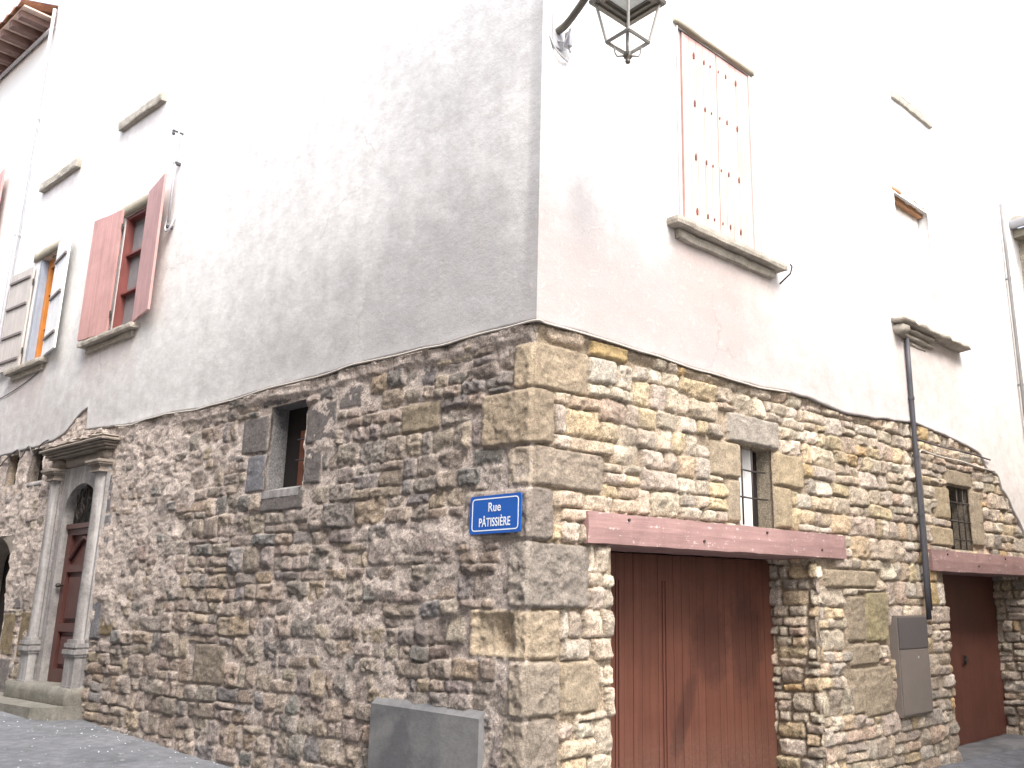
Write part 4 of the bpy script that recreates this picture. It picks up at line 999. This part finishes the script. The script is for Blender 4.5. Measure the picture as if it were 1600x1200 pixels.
# cables
def cable(pts, r, mat, label, name='cable', group=None):
    bm = bmesh.new(); P = smooth_path([Vector(p) for p in pts], 5); tube(bm, P, r, 6)
    o = finish(bm, name, mat, None, True); return tag(o, label, 'cable', group)
zl = lambda s: float(zbL(np.array([s]))[0]); zr = lambda s: float(zbR(np.array([s]))[0])
pl = [L.p(s, zl(s) - .004 - .006 * math.sin(s * 5), .046) for s in np.arange(7.0, .05, -.25)]
pr_ = [R.p(s, zr(s) - .004, .046) for s in np.arange(.06, 3.4, .25)]
cable(pl + [CORNER + (nL + nR) * .04 + Vector((0, 0, zl(0)))] + pr_, .0085, M['cable'], 'thin pale cable running round the corner along the plaster edge')
cable([R.p(s, 3.50 - .008 * math.sin(s * 4), .06) for s in np.arange(5.96, 8.3, .22)], .011, M['cabledark'], 'upper of two thin cables along the rubble right of the conduit')
cable([R.p(6.03, 3.30, .055)] + [R.p(s, 3.375 - .006 * math.sin(s * 5) - .012 * (s - 6), .06) for s in np.arange(6.08, 8.3, .22)], .011, M['cable'], 'lower pale cable along the rubble right of the conduit')
cable([L.p(11.5, 3.75, .04), L.p(10.9, 3.52, .05), L.p(10.55, 3.62, .05), L.p(10.15, 3.72, .045), L.p(9.95, 3.58, .06), L.p(9.7, 3.72, .06), L.p(9.5, 3.56, .06), L.p(9.25, 3.70, .06), L.p(9.05, 3.74, .05)], .009, M['cabledark'], 'grey cable looped above the two vents beside the door')
cable([L.p(11.55, 4.62, .036), L.p(10.9, 4.66, .036), L.p(10.3, 4.74, .036), L.p(9.7, 4.86, .036)], .006, M['cabledark'], 'thin wire on the plaster below the white shutter window')
# wire post with insulators
wp = empty('wire_post', L.p(6.17, 6.1, .07), 'slim metal wire post with insulators right of the red shutters', 'wire post')
bm = bmesh.new(); tube(bm, [L.p(6.17, 6.12, .09), L.p(6.17, 6.7, .09), L.p(6.19, 7.36, .09)], .014, 8); tube(bm, smooth_path([L.p(6.19, 6.2, .09), L.p(6.21, 6.05, .10), L.p(6.15, 5.99, .10), L.p(6.10, 6.06, .08), L.p(6.10, 6.2, .05)]), .012, 6); finish(bm, 'post', M['pipe'], wp, True)
bm = bmesh.new(); tube(bm, [L.p(6.19, 7.34, .02), L.p(6.19, 7.34, .16)], .012, 6); lathe(bm, L.p(6.19, 7.28, .15), [(.012, 0), (.022, .02), (.014, .04), (.022, .055), (.008, .075)], 10); finish(bm, 'insulator', M['blackpipe'], wp)
for z in (6.05, 6.9):
    b = bmesh.new(); box(b, L, 6.155, 6.20, z, z + .03, .02, .10); finish(b, 'clamp', M['blackpipe'], wp)

# meter box
mb = empty('meter_box', R.p(5.52, .40, .0), 'tall grey meter box let into the rubble below the conduit', 'meter box')
bm = bmesh.new(); box(bm, R, 5.17, 5.88, .40, 1.45, -.05, .05); finish(bm, 'case', M['box'], mb, bevel=.006)
bm = bmesh.new(); box(bm, R, 5.19, 5.86, .42, 1.09, .051, .062); finish(bm, 'door', M['box'], mb, bevel=.004)
bm = bmesh.new(); box(bm, R, 5.19, 5.86, 1.10, 1.43, .051, .066); finish(bm, 'lid', M['boxdark'], mb, bevel=.004)
bm = bmesh.new(); tube(bm, [R.p(5.6, 1.0, .062), R.p(5.6, 1.0, .068)], .014, 8); finish(bm, 'lock', M['pipe'], mb)

# cement panel
bm = bmesh.new()
q = [(.42, -.3, .055), (1.63, -.3, .065), (1.63, .83, .065), (.42, .80, .055)]
f = [bm.verts.new(L.p(*v)) for v in q]; t = [bm.verts.new(L.p(s, z + .045, n - .055)) for s, z, n in q[2:]]; k = [bm.verts.new(L.p(s, z, -.05)) for s, z, n in (q[0], q[1], (1.63, .875, 0), (.42, .845, 0))]
bm.faces.new(f); bm.faces.new((f[2], t[0], t[1], f[3])); bm.faces.new((f[1], k[1], k[2], t[0], f[2])); bm.faces.new((f[0], f[3], t[1], k[3], k[0])); bm.faces.new(k[::-1]); bm.faces.new((t[0], k[2], k[3], t[1])); bm.faces.new((f[0], k[0], k[1], f[1]))
cp = finish(bm, 'cement_panel', M['cement'], None, bevel=.006, seg=2); tag(cp, 'smooth grey cement panel with pale top edge at the foot of the rubble', 'panel')

# door steps
st = empty('stone_steps', L.p(8.0, .2, .1), 'two worn mossy stone steps below the maroon front door', 'steps')
bm = bmesh.new(); rough_box(bm, L, 7.02, 8.92, .38, .645, -.3, .19, .07, .008, 51, .012); finish(bm, 'step', M['step'], st, True)
b2 = bmesh.new()
outline = [(6.98, .0), (7.02, .30), (7.22, .46), (8.3, .50), (9.75, .48), (9.8, .0)]
for z in (.45,):
    lo_ = [b2.verts.new(L.p(s, -.1, n)) for s, n in outline]; hi_ = [b2.verts.new(L.p(s, z, n)) for s, n in outline]
    b2.faces.new(hi_); b2.faces.new(lo_[::-1])
    for i in range(len(outline)): j = (i + 1) % len(outline); b2.faces.new((lo_[i], lo_[j], hi_[j], hi_[i]))
finish(b2, 'step', M['step'], st, bevel=.025, seg=3)

# weeds on the sill
for s, n_, lab in ((2.95, 6, 'dry weed sprouting at the right end of the tall window sill'),):
    bm = bmesh.new(); rg = random.Random(5)
    for i in range(9):
        a = R.p(s + rg.uniform(-.08, .18), 4.945, .06 + rg.uniform(-.03, .05)); tip = a + Vector((rg.uniform(-.03, .03), rg.uniform(-.03, .03), rg.uniform(.05, .16)))
        tube(bm, [a, a.lerp(tip, .5) + Vector((rg.uniform(-.01, .01), 0, 0)), tip], [.004, .003, .001], 5)
    tag(finish(bm, 'weed', M['leaf'], None), lab, 'plant')

# ------------------------------------------------------------------ neighbours
nb = empty('neighbour_house', L.p(11.75, .5, 0), 'lower house on the far left with rafters showing under its eave', 'house')
bm = bmesh.new(); box(bm, L, 11.67, 22, -.5, 11.32, -6, .0); o = finish(bm, 'wall', M['plaster'], nb)
bm = bmesh.new(); box(bm, L, 11.66, 22, 11.44, 11.47, -.05, .52); finish(bm, 'soffit', M['soffit'], nb)
for k in range(14):
    b = bmesh.new(); s = 11.80 + k * .42; box(b, L, s, s + .15, 11.32, 11.438, -.05, .50); finish(b, 'rafter', M['rafter'], nb, bevel=.006)
bm = bmesh.new()
rowt = []
for i in range(0, 61):
    s = 11.64 + i * .17; rowt.append((s, .035 * math.cos(i * PI)))
v0 = [bm.verts.new(L.p(s, 11.50 + dz, .58)) for s, dz in rowt]; v1 = [bm.verts.new(L.p(s, 12.7 + dz, -3)) for s, dz in rowt]; v2 = [bm.verts.new(L.p(s, 11.475, .58)) for s, dz in rowt]
for i in range(60): bm.faces.new((v0[i], v0[i + 1], v1[i + 1], v1[i])); bm.faces.new((v0[i], v2[i], v2[i + 1], v0[i + 1]))
finish(bm, 'roof', M['tile'], nb)
b = bmesh.new(); tube(b, [L.p(11.62, 11.27, .06), L.p(14, 11.29, .06), L.p(17, 11.27, .06)], .03, 8); finish(b, 'gutter_pipe', M['pipe'], nb, True)
b = bmesh.new(); box(b, L, 13.35, 14.0, 7.5, 8.9, -.02, .012); nw = finish(b, 'window', M['dark'], nb)
shutter(L, 13.33, .66, rad(5), -1, 7.5, 8.9, M['redshut'], nw, 3)

fh = empty('neighbour_house', R.p(10.6, -.2, 1.5), 'pale rubble house with a grey gutter at the far right edge', 'house')
G = Frame(R.p(10.32, 0), R.n, -R.d)      # its wall runs out across the end of our wall, facing back along it
us = lines(-.05, 6, .03); zs = lines(-.6, 7.35, .025); rng = random.Random(77)
stn = gen_stones(rng, -.1, 6, -.6, 7.4, (.22, .36), (.3, .8), .13, .26)
Hn, Cn = masonry(us, zs, stn, [], palR, 78, lambda S, Z: .35 + .3 * fbm(S, Z, 9), .03, lin(200, 188, 168))
sheet('wall', G, us, zs, Hn, Cn, (), None, None, M['masonry'], fh)
bm = bmesh.new(); box(bm, G, -.02, 6, 7.36, 7.5, -.4, .22); finish(bm, 'eave', M['woodgrey'], fh, bevel=.01)
bm = bmesh.new(); tube(bm, [G.p(-.02, 7.56, .30), G.p(6, 7.50, .30)], .075, 14); finish(bm, 'gutter', M['pipe'], fh, True)
bm = bmesh.new()
v0 = [bm.verts.new(G.p(-.1 + i * .12, 7.66 + .03 * math.cos(i * PI), .34)) for i in range(52)]; v1 = [bm.verts.new(G.p(-.1 + i * .12, 9.2 + .03 * math.cos(i * PI), -4)) for i in range(52)]; v2 = [bm.verts.new(G.p(-.1 + i * .12, 7.60, .34)) for i in range(52)]
for i in range(51): bm.faces.new((v0[i], v0[i + 1], v1[i + 1], v1[i])); bm.faces.new((v0[i], v2[i], v2[i + 1], v0[i + 1]))
finish(bm, 'roof', M['sill'], fh)

# unseen houses added across the two streets to shade the foot of the walls
def opposite(F, s0, s1, n0, n1, ztop, label):
    root = empty('added_facing_house', F.p((s0 + s1) / 2, -.2, n0), label, 'house')
    bm = bmesh.new(); box(bm, F, s0, s1, -1.2, ztop, n0, n1); finish(bm, 'wall', M['facing'], root)
    bm = bmesh.new(); box(bm, F, s0 - .3, s1 + .3, ztop + .004, ztop + .2, n0 - .35, n1 + .3); finish(bm, 'roof', M['tile'], root)
    for i in range(int((s1 - s0) / 3)):
        for z in (1.0, 4.0):
            if z + 1.6 > ztop: continue
            s = s0 + 1.2 + i * 3
            b = bmesh.new(); box(b, F, s, s + .9, z, z + 1.5, n0 - .02, n0 + .05); w = finish(b, 'window', M['glass'], root)
            b = bmesh.new(); box(b, F, s - .12, s + 1.02, z - .1, z - .004, n0 - .12, n0 + .05); finish(b, 'sill', M['sill'], w)
k = NT('facing_plaster'); M['facing'] = k.set(k.mix(k.ramp(k.noise(k.coord('Object'), 1.2, 6), [(.3, 0), (.7, 1)]), lin(176, 164, 148), lin(196, 186, 172)), .95)
OPP = dict(a=(L, -9, 22, 5.3, 12, 9.0), b=(R, 2.0, 22, 5.8, 13, 8.8))
opposite(*OPP['a'], 'unseen plastered house added across the left hand street to shade the walls')
opposite(*OPP['b'], 'unseen plastered house added across the right hand street to shade the walls')

# ------------------------------------------------------------------ ground
us = np.unique(np.concatenate([np.linspace(-45, -12, 12), np.linspace(-12, 12, 200), np.linspace(12, 45, 12)]))
bm = bmesh.new()
X, Y = np.meshgrid(us, us + 4, indexing='ij')
Zg = gz(X, Y) + .012 * fbm(X / 1.1, Y / 1.1, 5, 4) + .004 * fbm(X / .12, Y / .12, 6, 3)
vs = [[bm.verts.new((X[i, j], Y[i, j], Zg[i, j])) for j in range(len(us))] for i in range(len(us))]
for i in range(len(us) - 1):
    for j in range(len(us) - 1): bm.faces.new((vs[i][j], vs[i + 1][j], vs[i + 1][j + 1], vs[i][j + 1]))
tag(finish(bm, 'street', M['ground'], None, True), kind='structure')
bm = bmesh.new(); rough_box(bm, R, 6.62, 9.28, -.55, -.195, -.54, .02, .1, .008, 5, .01)
tag(finish(bm, 'garage_apron', M['cement'], None, True), kind='structure')
# pale scraps blown against the wall foot
bm = bmesh.new(); rg = random.Random(9)
for i in range(170):
    s, n = rg.uniform(2.5, 8.5), rg.uniform(.05, 3) * rg.random() + .05
    p = L.p(s, 0, n); p.z = gz(p.x, p.y) + .016; r = rg.uniform(.005, .013); a0 = rg.uniform(0, 6)
    v = [bm.verts.new(p + Vector((r * math.cos(a0 + k * 1.3) * rg.uniform(.5, 1.2), r * math.sin(a0 + k * 1.3) * rg.uniform(.5, 1.2), rg.uniform(0, .008)))) for k in range(5)]
    try: bm.faces.new(v)
    except Exception: pass
tag(finish(bm, 'litter', M['white'], None), 'pale petals and scraps scattered on the grey street', 'litter', kind='stuff')

# ------------------------------------------------------------------ light
SUN_EL, SUN_DIR = rad(52), Vector((.42, -.91, 0)).normalized()
wd = bpy.data.worlds.new('World'); scene.world = wd; wd.use_nodes = True
t = wd.node_tree; t.nodes.clear()
out = t.nodes.new('ShaderNodeOutputWorld'); bg = t.nodes.new('ShaderNodeBackground'); sky = t.nodes.new('ShaderNodeTexSky')
sky.sky_type = 'NISHITA'; sky.sun_disc = False; sky.sun_elevation = SUN_EL; sky.sun_rotation = math.atan2(SUN_DIR.x, SUN_DIR.y)
sky.air_density = 1.2; sky.dust_density = 4.0; sky.ozone_density = 1.0
hs = t.nodes.new('ShaderNodeHueSaturation'); hs.inputs['Saturation'].default_value = .6
t.links.new(sky.outputs[0], hs.inputs['Color']); t.links.new(hs.outputs[0], bg.inputs[0]); t.links.new(bg.outputs[0], out.inputs[0])
bg.inputs[1].default_value = .15
sl = bpy.data.lights.new('sun', 'SUN'); sl.energy = .5; sl.angle = rad(16); sl.color = (1.0, .95, .87)
so = bpy.data.objects.new('sun', sl); COL.objects.link(so)
d = SUN_DIR * math.cos(SUN_EL) + Vector((0, 0, math.sin(SUN_EL)))
so.rotation_euler = (-d).to_track_quat('-Z', 'Y').to_euler(); so.location = (0, 0, 20)

vs_ = scene.view_settings
vs_.view_transform = 'Standard'; vs_.look = 'None'; vs_.gamma = 1; vs_.use_curve_mapping = False
vs_.exposure = 2.06
scene.cycles.use_denoising = True
scene.cycles.max_bounces = 6; scene.cycles.diffuse_bounces = 4
